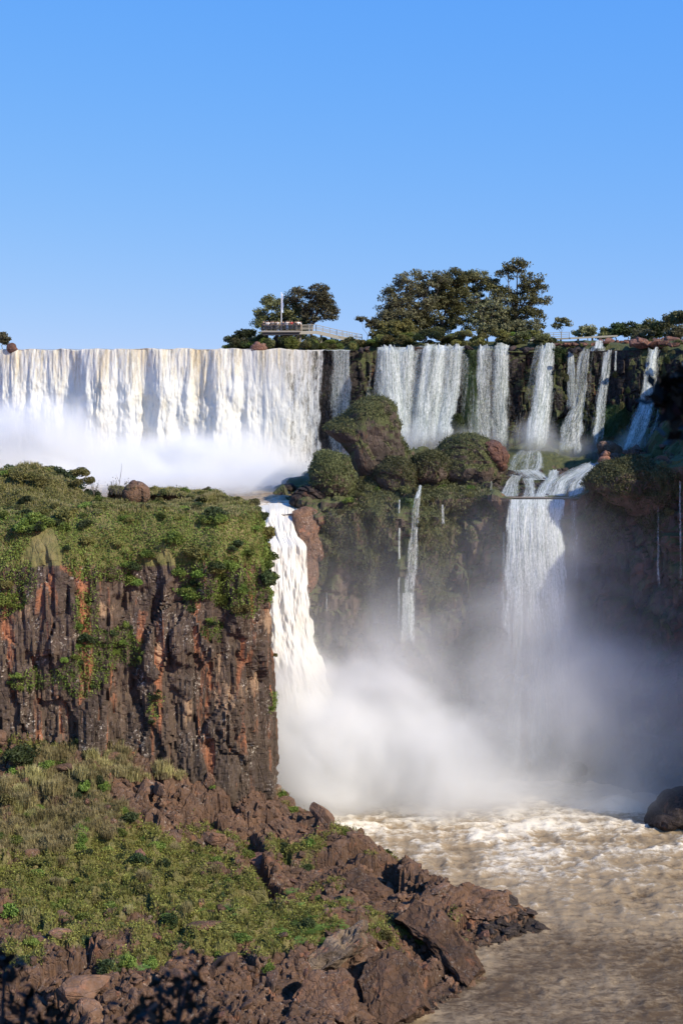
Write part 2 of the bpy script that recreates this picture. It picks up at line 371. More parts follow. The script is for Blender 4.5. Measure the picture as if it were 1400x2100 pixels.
dw = dw + .5 * smooth(.55, .9, vn(SS * .5, zz * .35 + SS * .1, seed=21)) * -1
dtp = .55 * fbm(G[..., 0] * .25, G[..., 1] * .25, o=4, seed=16) + .5 * fbm(SS * .5, zz * .4, o=3, seed=17)
k = smooth(tw - .03, tw + .12, T)
D_ = dw * (1 - k) + dtp * k
D_ *= smooth(0, .03, T) * .85 + .15
G += nrm * D_[..., None]
CL = G; CLN = -normals(CL) if normals(CL)[NS // 3, NT // 4, 1] > 0 else normals(CL)
_px, _py = 700 + CL[..., 0] / CL[..., 1] * F, HY + (CAMZ - CL[..., 2]) / CL[..., 1] * F
CVEG = (.95 * smooth(1185, 1140, _py) * smooth(tw - .06, tw + .04, T) + 0 * _px).reshape(-1)
ob('left_cliff', mesh('left_cliff', CL.reshape(-1, 3), gridf(NS, NT), MAT_CLIFF, False, {'veg': CVEG}), kind='structure')

# ================================================================== FOREGROUND SLOPE
ctrl = []
def c3(px, py, D): p = P(px, py, D); ctrl.append(tuple(p)); return p
for px, py, D in [(580, 1618, 181), (640, 1655, 173.5), (700, 1690, 168), (780, 1730, 160), (850, 1775, 153.5), (910, 1812, 149), (970, 1818, 148), (1040, 1836, 147.5), (1090, 1863, 150.5)]:
    c3(px, py, D); ctrl.append((Xp(px, D) + 3.0, D + 7, -3.5))
for px, py, D in [(1060, 1912, 146), (1000, 1943, 142.5), (985, 1990, 137.3), (945, 2035, 132.8), (870, 2078, 128.6), (800, 2103, 126.3), (740, 2200, 117)]:
    c3(px, py, D); ctrl.append((Xp(px, D) + 5.0, D - 3, -3.2))
for px, py, D in [(500, 1800, 145), (300, 1700, 151), (0, 1600, 156), (-250, 1600, 156), (0, 1500, 162), (-300, 1480, 162), (150, 1510, 163), (300, 1540, 165), (430, 1580, 168), (540, 1610, 174), (0, 1750, 140), (0, 1900, 126), (-250, 1900, 126), (0, 2100, 108), (150, 1800, 138),
                  (300, 1900, 130), (300, 2100, 112), (500, 2100, 115), (600, 2000, 126), (700, 2100, 120.5), (850, 1990, 135), (700, 1880, 139), (620, 1800, 148), (800, 1860, 145), (900, 1880, 144.5), (1000, 1870, 145.5), (930, 1960, 139), (400, 1650, 161), (560, 1700, 161)]: c3(px, py, D)
for a, b, c in [(-60, 90, 8.0), (-20, 90, 5), (-60, 175, 18), (-20, 176, 11), (-85, 120, 12), (-85, 165, 18), (35, 120, -5), (35, 160, -6), (10, 185, -6), (15, 100, -4)]: ctrl.append((a, b, c))
hbase = rbf(ctrl)
gx = np.arange(-66, 27, .215); gy = np.concatenate([np.arange(92, 150, .25), np.arange(150, 190, .34)])
GX, GY = np.meshgrid(gx, gy, indexing='ij')
hb = hbase(GX, GY)
# long slabs on the river side run down and to the right
u_ = GX * .80 + GY * .60; v_ = -GX * .60 + GY * .80
pxm = 700 + GX / GY * F
slab = smooth(520, 640, pxm) * smooth(-1.5, 1, hb + 1)
wob = .8 * fbm(GX * .1, GY * .1, o=3, seed=31)
d1 = 1.25 * facet(u_ * .10 + wob, v_ * .24 + wob, 32, 1.3, .35) + .38 * facet(u_ * .28, v_ * .6 + wob, 33, 1.4, .5) + .13 * facet(u_ * 1.0, v_ * 1.9, 34, 1.2, .5)
d2 = .75 * facet(GX * .28 + wob, GY * .28, 35, 1.1, .4) + .45 * facet(GX * .7, GY * .7 + wob, 36, 1.2, .5) + .22 * facet(GX * 1.7, GY * 1.7, 37, 1.2, .5)
hz = hb + (d1 * slab + d2 * (1 - slab)) * smooth(-2.5, .5, hb) + .25 * fbm(GX * .6, GY * .6, o=4, seed=38)
hz = hz - 1.15 * smooth(470, 600, pxm) * smooth(138, 148, GY) * smooth(1060, 960, pxm) * smooth(0, 2, hb)
# the deep crack seen from (515,1690) to (560,1830)
a0 = P(505, 1680, 158)[:2]; a1 = P(560, 1860, 141)[:2]; dd = a1 - a0; L_ = np.linalg.norm(dd); dd /= L_
al = (GX - a0[0]) * dd[0] + (GY - a0[1]) * dd[1]; ac = -(GX - a0[0]) * dd[1] + (GY - a0[1]) * dd[0]
ac = ac + .35 * vn(al * .5, al * 0, seed=40)
band = smooth(-1.5, 1, al) * smooth(L_ + 2, L_ - 2, al)
hz = hz - 2.6 * band * smooth(1.3, .55, np.abs(ac)) + 1.0 * band * np.exp(-((ac - np.sign(dd[0]) * 1.9) / 1.0)**2)
b0 = P(800, 1785, 152.5)                                # dark hollow by the crest
hz = hz - 1.5 * np.exp(-(((GX - b0[0]) / 1.7)**2 + ((GY - b0[1]) / 1.7)**2))
b0 = P(690, 1985, 129)
hz = hz - 1.8 * np.exp(-(((GX - b0[0]) / 1.6)**2 + ((GY - b0[1]) / 2.0)**2)**1.5)
def hgt(x, y):
    i = np.clip(np.searchsorted(gx, x) - 1, 0, len(gx) - 2); j = np.clip(np.searchsorted(gy, y) - 1, 0, len(gy) - 2)
    tx = np.clip((x - gx[i]) / (gx[i + 1] - gx[i]), 0, 1); ty = np.clip((y - gy[j]) / (gy[j + 1] - gy[j]), 0, 1)
    return (hz[i, j] * (1 - tx) + hz[i + 1, j] * tx) * (1 - ty) + (hz[i, j + 1] * (1 - tx) + hz[i + 1, j + 1] * tx) * ty
SV = np.stack([GX, GY, hz], -1); SF = gridf(len(gx), len(gy))
keep = (hz.reshape(-1)[SF].max(1) > -2.5)
def g2(x, y, cx, cy_, rx, ry): return np.exp(-(((x - cx) / rx)**2 + ((y - cy_) / ry)**2))
def greenness(x, y):
    x0 = np.asarray(x, float); y0 = np.asarray(y, float); y = y0 + 75 * fbm(x0 / 80, y0 / 55, o=3, seed=131); x = x0 + 50 * fbm(x0 / 70, y0 / 70, o=3, seed=133)
    g_ = 1.0 * g2(x, y, 60, 1700, 260, 170) + .9 * g2(x, y, 300, 1800, 200, 110) + .8 * g2(x, y, 440, 1880, 140, 60) + .75 * g2(x, y, 640, 1890, 90, 60) + .5 * g2(x, y, 620, 1710, 80, 70) + .5 * g2(x, y, 470, 1560, 80, 50) + .6 * g2(x, y, 100, 1880, 160, 60) + .4 * g2(x, y, 700, 1700, 60, 40) + .5 * g2(x, y, 240, 1540, 160, 50)
    g_ += .5 * g2(x, y, 260, 1975, 60, 40) + .5 * g2(x, y, 440, 1965, 70, 30) + .35 * g2(x, y, 560, 2010, 50, 50); g_ -= .75 * smooth(1920, 2060, y) + .6 * g2(x, y, 370, 1640, 110, 70) + .4 * g2(x, y, 540, 1760, 50, 80)
    return g_
HVEG = (.92 * greenness(700 + GX / GY * F, HY + (CAMZ - hz) / GY * F) + 1.15 * fbm(GX * .25, GY * .25, o=4, seed=130)).reshape(-1) * (hz.reshape(-1) > .6)
ob('hillside', mesh('hillside', SV.reshape(-1, 3), SF[keep], MAT_SLOPE, False, {'veg': HVEG}), kind='structure')
SN = normals(SV); SN *= np.sign(SN[..., 2:3])

# ================================================================== MIDDLE LEDGE + LOWER WALL
sc_ = []
def s3(px, py, D): sc_.append(tuple(P(px, py, D)))
for q in [(600, 1030, 202), (620, 1000, 215), (600, 985, 228), (650, 1030, 199), (700, 1030, 199), (760, 1025, 199.5), (840, 1025, 199), (900, 1030, 199), (1000, 1020, 199), (1040, 1024, 197.5), (1110, 1024, 197), (1180, 1022, 197.5), (1230, 985, 196), (1290, 965, 195), (1350, 958, 193), (1400, 955, 191), (1460, 950, 188),
          (700, 1000, 206), (760, 985, 212), (840, 975, 214), (930, 985, 212), (1000, 985, 208), (1050, 975, 212), (1110, 985, 207), (1180, 985, 207), (1230, 955, 212), (1300, 940, 215), (1400, 935, 212), (1040, 950, 224), (1110, 945, 225), (1200, 945, 224), (1290, 925, 222), (1400, 915, 218),
          (700, 960, 226), (800, 940, 228), (900, 930, 230), (1000, 935, 232), (1100, 925, 234), (1200, 925, 234), (1300, 905, 228), (1400, 890, 224), (640, 975, 238), (700, 950, 240), (800, 930, 240), (900, 925, 240), (1000, 925, 240)]: s3(*q)
for q in [(58, 186, 56), (74, 170, 66), (90, 158, 67), (70, 200, 62), (100, 175, 67), (80, 230, 62), (60, 235, 60), (120, 160, 67), (140, 180, 67)]: sc_.append(q)
shelf = rbf(sc_)
NS2, NW, NSH = 600, 145, 115
plan2, S2 = curve([(-16, 226), (-9.2, 212), (-6.6, 203), (-4.4, 199.5), (0.5, 198.5), (5, 199), (9.5, 198), (14, 199.5), (18, 200), (23.0, 197.5), (32.5, 197.2), (36, 196.5), (40.5, 193.5), (45, 190.5), (51, 186), (57, 179), (65, 171), (72, 158), (79, 150), (90, 142), (104, 134), (125, 126), (150, 120)], NS2)
tan = np.gradient(plan2, axis=0); tan /= np.linalg.norm(tan, axis=1, keepdims=True); out = np.stack([tan[:, 1], -tan[:, 0]], 1)
back2, _ = curve([(-14, 240), (-6, 242), (-2, 242), (2, 242), (6, 242), (10, 242), (14, 242), (19, 242), (24, 242), (29, 242), (34, 242), (39, 240), (44, 236), (49, 230), (60, 226), (70, 220), (80, 214), (92, 206), (106, 200), (120, 196), (136, 194), (155, 194)], NS2)
tz = shelf(plan2[:, 0], plan2[:, 1])
def rise(x, z): return np.where(x > 47, np.maximum(z, 45 + (np.clip(x, 47, 66) - 47) * 1.25), z)
tz = rise(plan2[:, 0], tz)
G2 = np.zeros((NS2, NW + NSH, 3))
tw2 = np.linspace(0, 1, NW)
lean = (1 - tw2)[None]**1.0 * 1.0
for a in (0, 1): G2[:, :NW, a] = plan2[:, a][:, None] + out[:, a][:, None] * lean
G2[:, :NW, 2] = -1.5 + (tz[:, None] + 1.5) * tw2[None]
ti = np.linspace(0, 1, NSH + 1)[1:]**1.15
for a in (0, 1): G2[:, NW:, a] = plan2[:, a][:, None] * (1 - ti) + back2[:, a][:, None] * ti
G2[:, NW:, 2] = shelf(G2[:, NW:, 0], G2[:, NW:, 1])
G2[:, NW:, 2] = np.where(G2[:, NW:, 1] < 222, rise(G2[:, NW:, 0], G2[:, NW:, 2]), G2[:, NW:, 2])
n2 = normals(G2); n2 *= np.sign(n2[NS2 // 3, NW // 2, 1]) * -1
S2g = S2[:, None] + 0 * G2[..., 0]; Z2 = G2[..., 2]
wob = 1.0 * fbm(S2g * .12, Z2 * .1, o=3, seed=51)
dwl = 1.6 * facet(S2g * .12 + wob, Z2 * .07 + wob, 52, 1, .3) + .8 * facet(S2g * .35 + wob, Z2 * .16, 53, 1.1, .4) + .3 * facet(S2g * .9, Z2 * .5, 54, 1.2, .5) + 1.0 * fbm(S2g * .14, Z2 * .1, o=4, seed=55)
# rounded mossy cushions hanging on the upper half of the wall
cush = .9 * np.abs(fbm(S2g * .45, Z2 * .3, o=3, seed=56)) * smooth(8, 26, Z2)
px2 = 700 + G2[..., 0] / np.maximum(G2[..., 1], 1) * F
lipmask = smooth(1000, 1040, px2) * smooth(1215, 1185, px2)
terr = smooth(990, 1030, px2) * smooth(1250, 1215, px2) * smooth(228, 222, G2[..., 1]) * smooth(199, 201.5, G2[..., 1])
dwl = (dwl + cush) * (1 - .75 * lipmask) - 1.0 * lipmask
dsh = .8 * facet(G2[..., 0] * .22, G2[..., 1] * .22, 57, 1, .3) + .4 * facet(G2[..., 0] * .6, G2[..., 1] * .6, 58, 1.2, .4) + .5 * fbm(G2[..., 0] * .2, G2[..., 1] * .2, o=4, seed=59)
kk = np.zeros(NW + NSH); kk[:NW] = smooth(.95, 1, tw2); kk[NW:] = 1
D2 = dwl * (1 - kk) + dsh * kk * (1 - .6 * lipmask)
flush = np.ones(NW + NSH); flush[:4] = .2
G2 += n2 * (D2 * flush * (1 - .6 * terr))[..., None]; G2[..., 2] -= 1.0 * terr * kk
ob('rock_ledge', mesh('rock_ledge', G2.reshape(-1, 3), gridf(NS2, NW + NSH), MAT_LEDGE, False), kind='structure')
LN = normals(G2); LN *= np.sign(LN[NS2 // 3, NW // 2, 1]) * -1
LG = G2

# ================================================================== UPPER CLIFF (behind the upper falls)
NS3, NZ3 = 620, 110
rimc, S3 = curve([(-110, 268), (Xp(-60, 262), 262), (Xp(100, 258), 258), (Xp(250, 253), 253), (Xp(400, 251), 251), (Xp(550, 248), 248), (Xp(720, 246), 246), (Xp(760, 246.5), 246.5), (Xp(860, 242), 242), (Xp(960, 241), 241), (Xp(1060, 241), 241), (Xp(1180, 239), 239), (Xp(1280, 236), 236), (Xp(1400, 231), 231), (62, 226), (80, 215)], NS3)
tz3 = np.linspace(0, 1, NZ3)
G3 = np.zeros((NS3, NZ3 + 26, 3))
RIM = 60.12
G3[:, :NZ3, 0] = rimc[:, 0][:, None]; G3[:, :NZ3, 1] = rimc[:, 1][:, None] + .6 + 1.2 * tz3[None]; G3[:, :NZ3, 2] = 36 + (RIM - .15 - 36) * tz3[None]
for a in range(26):
    q = (a + 1) / 26
    G3[:, NZ3 + a, 0] = rimc[:, 0]; G3[:, NZ3 + a, 1] = rimc[:, 1] + 1.8 + 22 * q; G3[:, NZ3 + a, 2] = RIM - .15
pxr = 700 + rimc[:, 0] / rimc[:, 1] * F
S3g = S3[:, None] + 0 * G3[..., 0]; Z3 = G3[..., 2]
rec = 1.3 * facet(S3g * .2, Z3 * .06, 61, 1, .3) + .6 * facet(S3g * .6, Z3 * .2, 62, 1.1, .4) + .25 * facet(S3g * 1.6, Z3 * .6, 63, 1.1, .4) + .6 * fbm(S3g * .2, Z3 * .15, o=4, seed=64)
stepout = 2.2 * smooth(51, 44, Z3) * smooth(1120, 1220, pxr)[:, None]
wm3 = np.ones(NZ3 + 26); wm3[NZ3 - 3:] = 0; wm3[:NZ3] = smooth(1.0, .9, tz3)
G3[..., 1] += -(rec * .8 + .3) * wm3[None] * smooth(700, 760, pxr)[:, None] - stepout * wm3[None]
upr = smooth(1060, 1160, pxr)[:, None]
top_lift = 0*(.5 * facet(G3[..., 0] * .3, G3[..., 1] * .3, 65, 1, .3) + .4 * fbm(G3[..., 0] * .4, G3[..., 1] * .4, o=3, seed=66) + .55)
G3[..., 2] += np.where(np.arange(NZ3 + 26)[None] > NZ3, 1, 0) * upr * top_lift * 1.1
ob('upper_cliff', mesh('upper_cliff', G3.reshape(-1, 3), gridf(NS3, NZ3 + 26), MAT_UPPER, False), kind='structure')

# far ground beyond the brink, out to the horizon
g = M('far_ground', .9, .1); g.col(g.mix(g.noise(g.pos(), .02, 6), (.04, .05, .02), (.09, .085, .04)))
V = []
for x in (-9000, 9000):
    for y in (268, 12000): V.append((x, y, RIM - .35))
ob('ground', mesh('ground', V, [(0, 2, 3, 1)], g.m), kind='structure')

# ================================================================== WATER
def water_mat(name, kind):
    """falling water: foam broken into stretched clots over a browner, clearer sheet. u = metres across, v = metres down (vertex attributes)"""
    m = M(name, .55, .3)
    u, v, dens, tan_ = m.attr('u'), m.attr('v'), m.attr('dens'), m.attr('tan')
    vv = m.n('CombineXYZ', {0: u, 1: m.math('MULTIPLY', v, .16), 2: m.math('MULTIPLY', 0.0, 1)}).outputs[0]
    vf = m.n('CombineXYZ', {0: u, 1: m.math('MULTIPLY', v, .30), 2: 3.0}).outputs[0]
    lt = kind == 'light'
    streak = m.noise(m.n('CombineXYZ', {0: u, 1: m.math('MULTIPLY', v, .07), 2: 0.0}).outputs[0], 3.6 if lt else 1.9, 8, .78 if lt else .72, .12)
    clot = m.noise(vf, 7.0 if lt else 2.8, 6, .78, .6)
    big = m.noise(vv, .38, 4, .6, .3)
    if not lt:                                           # thick and thin flow on top of the streaks
        wide = m.noise(m.n('CombineXYZ', {0: u, 1: m.math('MULTIPLY', v, .12), 2: 7.0}).outputs[0], .55, 4, .6, .8)
        streak = m.math('ADD', m.math('MULTIPLY', streak, .6), m.math('MULTIPLY', wide, .4))
    foam = m.math('ADD', m.math('MULTIPLY', streak, .48 if lt else .58), m.math('MULTIPLY', clot, .52 if lt else .42))
    age = m.n('MapRange', {0: v, 1: 0.0, 2: 7.0, 3: 0.0, 4: 1.0}).outputs[0]
    if kind in ('heavy', 'chute'):
        base = m.mix(m.ramp(big, (.40, 0.0), (.58, 1.0)), (.52, .50, .44), (.62, .52, .33))
        base = m.mix(m.math('MULTIPLY', tan_, m.ramp(streak, (.35, .4), (.6, 1.0))), base, (.60, .42, .16))
        base = m.mix(m.math('MULTIPLY', m.ramp(foam, (.36, 1.0), (.5, 0.0)), .4), base, (.20, .19, .15))
        fm = m.ramp(m.math('ADD', foam, m.math('MULTIPLY', age, .10)), (.44, 0.0), (.60, 1.0))
        fm = m.math('MULTIPLY', fm, m.math('SUBTRACT', 1.0, m.math('MULTIPLY', tan_, .45)), clamp=True)
        c = m.mix(fm, base, (.78, .765, .71))
        if kind == 'chute': c = m.mix(m.ramp(big, (.4, .6), (.6, 1.0)), (.78, .71, .57), m.mix(.65, c, (.82, .80, .75)))
    else:
        fm = m.ramp(foam, (.40, 0.0), (.58, 1.0))
        c = m.mix(fm, (.27, .33, .28), (.72, .74, .73))
    m.col(c)
    m.bump(m.math('ADD', foam, m.math('MULTIPLY', m.noise(vf, 9.0, 3, .7), .25)), {'heavy': .5, 'chute': .45, 'light': .3}[kind], .4)
    # gaps: foam thins out where the sheet is sparse
    al = m.math('ADD', foam, m.math('SUBTRACT', dens, .5))
    a = m.ramp(al, (.40, 0.0), (.74, .93)) if lt else m.ramp(al, (.42, 0.0), (.56, 1.0))
    tl = m.n('BsdfTranslucent', {'Color': c}).outputs[0]
    mx = m.n('MixShader', {0: .22, 1: m.b.outputs[0], 2: tl}).outputs[0]
    tp_ = m.n('BsdfTransparent').outputs[0]
    m.link(m.n('MixShader', {0: a, 1: tp_, 2: mx}).outputs[0], m.out.inputs[0])
    return m.m
W_HEAVY = water_mat('falling_river_water', 'heavy'); W_LIGHT = water_mat('thin_white_water', 'light'); W_CHUTE = water_mat('creamy_chute_water', 'chute')

def sheet(name, G, mat, u, v, dens, tan_, label, group=None):
    nu, nv = G.shape[:2]
    e = lambda a: (np.asarray(a, float) + np.zeros((nu, nv))).reshape(-1)
    me = mesh(name, G.reshape(-1, 3), gridf(nu, nv), mat, True, dict(u=e(u), v=e(v), dens=e(dens), tan=e(tan_)))
    return ob(name, me, label=label, category='waterfall', group=group)

# ---- the broad curtain on the left
NU, NV = 620, 150
pxs = np.linspace(-70, 723, NU)
Dr = np.interp(pxs, [-60, 100, 250, 400, 550, 720, 760], [262, 258, 253, 251, 248, 246, 246])
X0 = (pxs - 700) / F * Dr; U = np.r_[0, np.cumsum(np.hypot(np.diff(X0), np.diff(Dr)))]
tv = np.linspace(0, 1, NV)
Ug, Tv = np.meshgrid(U, tv, indexing='ij')
Pg = pxs[:, None] + 0 * Tv
heavy = smooth(640, 430, Pg)                         # thick flow on the left, thin threads towards the right
# great bulges and recesses along the brink
bul = .45 * np.sin(Ug * .52 + 1.1) + 1.3 * vn(Ug * .22, Ug * 0, seed=71) + .8 * vn(Ug * .5, Ug * 0, seed=72)
for c, wd, h in [(345, 22, 2.6), (300, 18, -2.4), (430, 26, 1.6), (390, 14, 0.8), (215, 16, 1.5), (140, 18, -1.0), (60, 24, 1.2), (500, 12, -.8), (250, 12, -.8), (180, 14, 1.0)]:
    bul = bul + h * np.exp(-((Pg - c) / wd)**2)
drop = 22.5
ZD = drop * Tv**1.35
fall_out = (1.6 + bul * (.25 + .75 * heavy)) * np.sqrt(np.clip(ZD / drop, 0, 1)) * (.5 + .5 * heavy) + .6
roll = .30 * fbm(Ug * .8, ZD * .08, o=3, seed=73) + .12 * fbm(Ug * 3.0, ZD * .45, o=3, seed=74) + .75 * fbm(Ug * .42, ZD * .26, o=4, seed=75) * smooth(2, 10, ZD)
brink = smooth(0, .03, Tv)
YY = Dr[:, None] - fall_out - roll * brink * (.4 + .9 * heavy)
notch = .38 * fbm(Ug * .35, Ug * 0, o=3, seed=76)[:, :1] * np.ones((1, NV))
ZZ = RIM + .1 + notch - ZD
G = np.stack([X0[:, None] + 0 * Tv + .25 * fbm(Ug * .5, ZD * .2, o=2, seed=77) * Tv, YY, ZZ], -1)
# river surface running up to the brink (two rows behind)
tan_ = np.zeros_like(Pg)
for c, wd, h in [(45, 14, .9), (20, 10, .6), (120, 12, .6), (210, 13, 1.0), (300, 14, .55), (290, 8, .5), (410, 22, .75), (430, 12, .6), (270, 10, .3), (455, 12, .35)]:
    tan_ = tan_ + h * np.exp(-((Pg + 6 * vn(Pg * .05, ZD * .2, seed=78) - c) / wd)**2) * (.65 + .35 * smooth(18, 2, ZD)) * (.7 + .5 * vn(Pg * .1, ZD * .4, seed=79))
Pj = Pg + 6 * vn(ZD * .35, ZD * 0 + Ug * .15, seed=83)
dens = .5 + .40 * heavy + .07 * vn(Ug * .9, Ug * 0, seed=80)
dens = dens - .23 * smooth(652, 664, Pj) * smooth(686, 674, Pj) - .0 * smooth(560, 650, Pg) + .06
edge = smooth(0, 8, 723 - Pg + 3 * vn(ZD * .5, ZD * 0, seed=81)); dens = dens - .5 * (1 - edge)
dens = dens + .25 * (1 - brink)
gap = smooth(661, 658, pxs) ; i0 = int(np.searchsorted(pxs, 664))
sheet('waterfall', G[:i0 + 1], W_HEAVY, Ug[:i0 + 1], ZD[:i0 + 1], dens[:i0 + 1], tan_[:i0 + 1], 'broad thundering curtain of white and tan water, widest fall on the left')
sheet('waterfall', G[i0:], W_LIGHT, Ug[i0:], ZD[i0:], dens[i0:] + .02, 0, 'thin grey-white veil beside the dark gap at the right end of the broad curtain')
bk = np.stack([np.stack([X0, Dr + 22 * q, np.full(NU, RIM + .1) + notch[:, 0] * (1 - q) - .05 * q], -1) for q in np.linspace(1, 0, 12)], 1)
bk[:, -1] = G[:, 0]
wr = M('brink_water', .25, .5); wr.col(wr.mix(wr.noise(wr.map(wr.pos(), (1, .2, 1)), .8, 6, .7), (.16, .13, .07), (.62, .58, .48))); wr.bump(wr.noise(wr.pos(), 1.2, 5), .6, .2)
ob('upstream_water', mesh('upstream_water', bk.reshape(-1, 3), gridf(NU, 12), wr.m), kind='structure')

# ---- falls given by their two edges
def fall(rows, label, mat=W_LIGHT, dens=.6, nv=90, bulge=.5, rough=.3, seed=0, tan_=0.0, group='cascades of the right-hand amphitheatre', edge=.30, profile=None, name='waterfall'):
    rows = np.array(rows, float)      # px_left, px_right, py, D
    q = np.linspace(0, 1, nv); d = np.r_[0, np.cumsum(np.abs(np.diff(rows[:, 2])) + 1)]; d /= d[-1]
    m_ = np.gradient(rows, d, axis=0) if len(rows) > 2 else None
    r = np.stack([np.interp(q, d, rows[:, i]) for i in range(4)], 1)
    ker = np.ones(7) / 7
    for i in (0, 1, 3):
        pad = np.r_[np.full(3, r[0, i]), r[:, i], np.full(3, r[-1, i])]; r[:, i] = np.convolve(pad, ker, 'valid')
    if mat is W_LIGHT and r[:, 1].mean() - r[:, 0].mean() > 14: r[:, 0] -= 4 + 3 * q; r[:, 1] += 4 + 3 * q
    wpx = (r[:, 1] - r[:, 0]).max(); nu = int(np.clip(wpx * .7, 8, 140))
    a = np.linspace(0, 1, nu)[:, None]
    px = r[None, :, 0] * (1 - a) + r[None, :, 1] * a; D = r[None, :, 3] + 0 * a
    W_ = (r[:, 1] - r[:, 0]) / F * r[:, 3]
    ug = (a - .5) * W_.mean() + seed * 13.7; vg = (r[0, 2] - r[:, 2])[None] / F * -D
    ed = np.sin(a * math.pi)**.5
    amp = rough * (.45 if mat is W_LIGHT else 1.0) * smooth(0, .05, q)[None]; soft = .32 * smooth(.82, 1.0, q)[None] * (mat is W_LIGHT and group != 'small cascades on the terrace') + (.26 * smooth(.12, .62, q)[None] if seed == 40 else 0)
    D = D - bulge * ed - amp * (fbm(ug * (1.3 if mat is not W_CHUTE else .6) + 0 * vg, vg * (.18 if mat is not W_CHUTE else .22), o=4, seed=90 + seed) + (.4 if mat is not W_CHUTE else .12) * fbm(ug * 4 + 0 * vg, vg * .8, o=2, seed=190 + seed))
    G = np.stack([(px - 700) / F * D, D, CAMZ - (r[None, :, 2] - HY) / F * D], -1)
    G[:, :, 2] -= (.55 * np.abs(vn(ug * 1.4 + seed, 0 * ug, seed=95)) * (1 - smooth(0, .08, q))[None]) * (mat is W_LIGHT and group != 'falls on the lower wall')
    G[:, :, 0] += .06 * vn(ug + 0 * vg, vg * .5, seed=91 + seed)
    e = np.minimum(a, 1 - a) + .06 * vn(vg * .6, ug * .5 + 0 * vg, seed=92 + seed)
    dn = dens + .0 * (mat is W_LIGHT) + .11 * vn(ug * 1.1 + 0 * vg, vg * .06, seed=93 + seed) - .5 * (1 - smooth(-.02, edge, e)) - soft
    fo_ = sheet(name, G, mat, ug + 0 * vg, vg, dn, tan_, label, group)
    if mat is W_LIGHT and W_.mean() > 1.6 and D.mean() > 225:      # thin outer spray that frays into the dark on both sides
        a2 = np.linspace(-.35, 1.35, nu)[:, None]; wd = a2 + (a2 - .5) * .35 * q[None]
        px2_ = r[None, :, 0] * (1 - wd) + r[None, :, 1] * wd; D2_ = r[None, :, 3] + .25 + 0 * wd
        Gv = np.stack([(px2_ - 700) / F * D2_, D2_, CAMZ - (r[None, :, 2] + 6 - HY) / F * D2_], -1)
        e2 = np.minimum(a2 + .35, 1.35 - a2) / .6
        dv_ = dens - .13 + .16 * vn(wd * W_.mean() * 1.3 + seed, vg * .07, seed=97) - .35 * (1 - smooth(0, 1, e2)) - soft
        e_ = lambda z_: (z_ + 0 * px2_).reshape(-1)
        ob('spray_veil', mesh('spray_veil', Gv.reshape(-1, 3), gridf(nu, nv), mat, True, dict(u=e_((wd - .5) * W_.mean() + seed * 31.0), v=e_(vg), dens=e_(dv_), tan=e_(0.0))), fo_)
    return fo_
A = 'cascades of the right-hand amphitheatre'
fall([(774, 816, 706, 242), (773, 822, 716, 240.5), (767, 836, 800, 238.5), (764, 856, 915, 236)], 'leftmost white fall of the right amphitheatre, behind the tall mossy boulder', dens=.62, bulge=1.0, seed=1)
fall([(812, 856, 706, 242), (810, 857, 716, 240.5), (806, 852, 800, 238.5), (800, 848, 915, 236)], 'white fall spreading onto the rock, second from the dark gap', dens=.60, bulge=.8, seed=2)
fall([(866, 920, 703, 242), (860, 924, 716, 240), (848, 914, 800, 238), (836, 905, 925, 235)], 'wide bright fall between two green mossy pillars, its left half', dens=.63, bulge=1.0, seed=3)
fall([(912, 956, 704, 242), (910, 957, 716, 240), (905, 948, 800, 238), (895, 938, 870, 236), (895, 925, 912, 234)], 'bright fall ending in a small rounded foot beside a green pillar', dens=.62, bulge=.8, seed=4)
fall([(976, 1012, 704, 242), (975, 1014, 718, 240), (972, 1012, 820, 238), (970, 1010, 930, 236)], 'translucent fall just right of the green pillar', dens=.54, bulge=.6, seed=5)
fall([(1014, 1044, 702, 242), (1010, 1044, 718, 240), (1003, 1042, 820, 238), (1004, 1042, 930, 236)], 'narrow white fall left of the wide black rock face', dens=.60, bulge=.6, seed=6)
fall([(1104, 1142, 702, 242), (1100, 1141, 716, 240), (1086, 1138, 800, 237.5), (1076, 1126, 880, 235), (1070, 1124, 930, 233)], 'tall white fall landing on a foaming round mound', dens=.63, bulge=1.0, seed=7)
fall([(1164, 1176, 716, 239), (1163, 1177, 780, 237.5), (1160, 1180, 850, 236)], 'thin faint thread of water on black rock', dens=.52, bulge=.2, seed=8)
fall([(1192, 1212, 712, 238), (1184, 1208, 740, 237), (1176, 1200, 825, 235), (1150, 1200, 860, 233), (1138, 1196, 950, 229)], 'fall that fans out over a black buttress into several threads', dens=.58, bulge=.5, seed=9, rough=.5)
fall([(1240, 1256, 716, 237), (1234, 1252, 760, 236), (1224, 1244, 825, 234), (1220, 1242, 860, 232), (1212, 1238, 925, 229)], 'slender stepped fall in the middle of the black cliff', dens=.57, bulge=.3, seed=10)
fall([(1259, 1266, 716, 236), (1257, 1264, 765, 235.5)], 'short thin trickle under the brink', dens=.55, bulge=.1, seed=11)
fall([(1328, 1352, 711, 234), (1322, 1348, 740, 233), (1309, 1341, 828, 230), (1298, 1338, 850, 227), (1280, 1318, 900, 224), (1264, 1296, 945, 221)], 'rightmost strong fall sliding diagonally down to red boulders', dens=.62, bulge=.5, seed=12, rough=.45)
fall([(1394, 1404, 738, 230), (1394, 1403, 790, 229)], 'short white thread at the far right of the cliff', dens=.56, bulge=.1, seed=13)
fall([(1222, 1236, 697, 240), (1218, 1236, 716, 238)], 'little white spill through a notch in the red rim rocks', dens=.66, bulge=.2, seed=14)
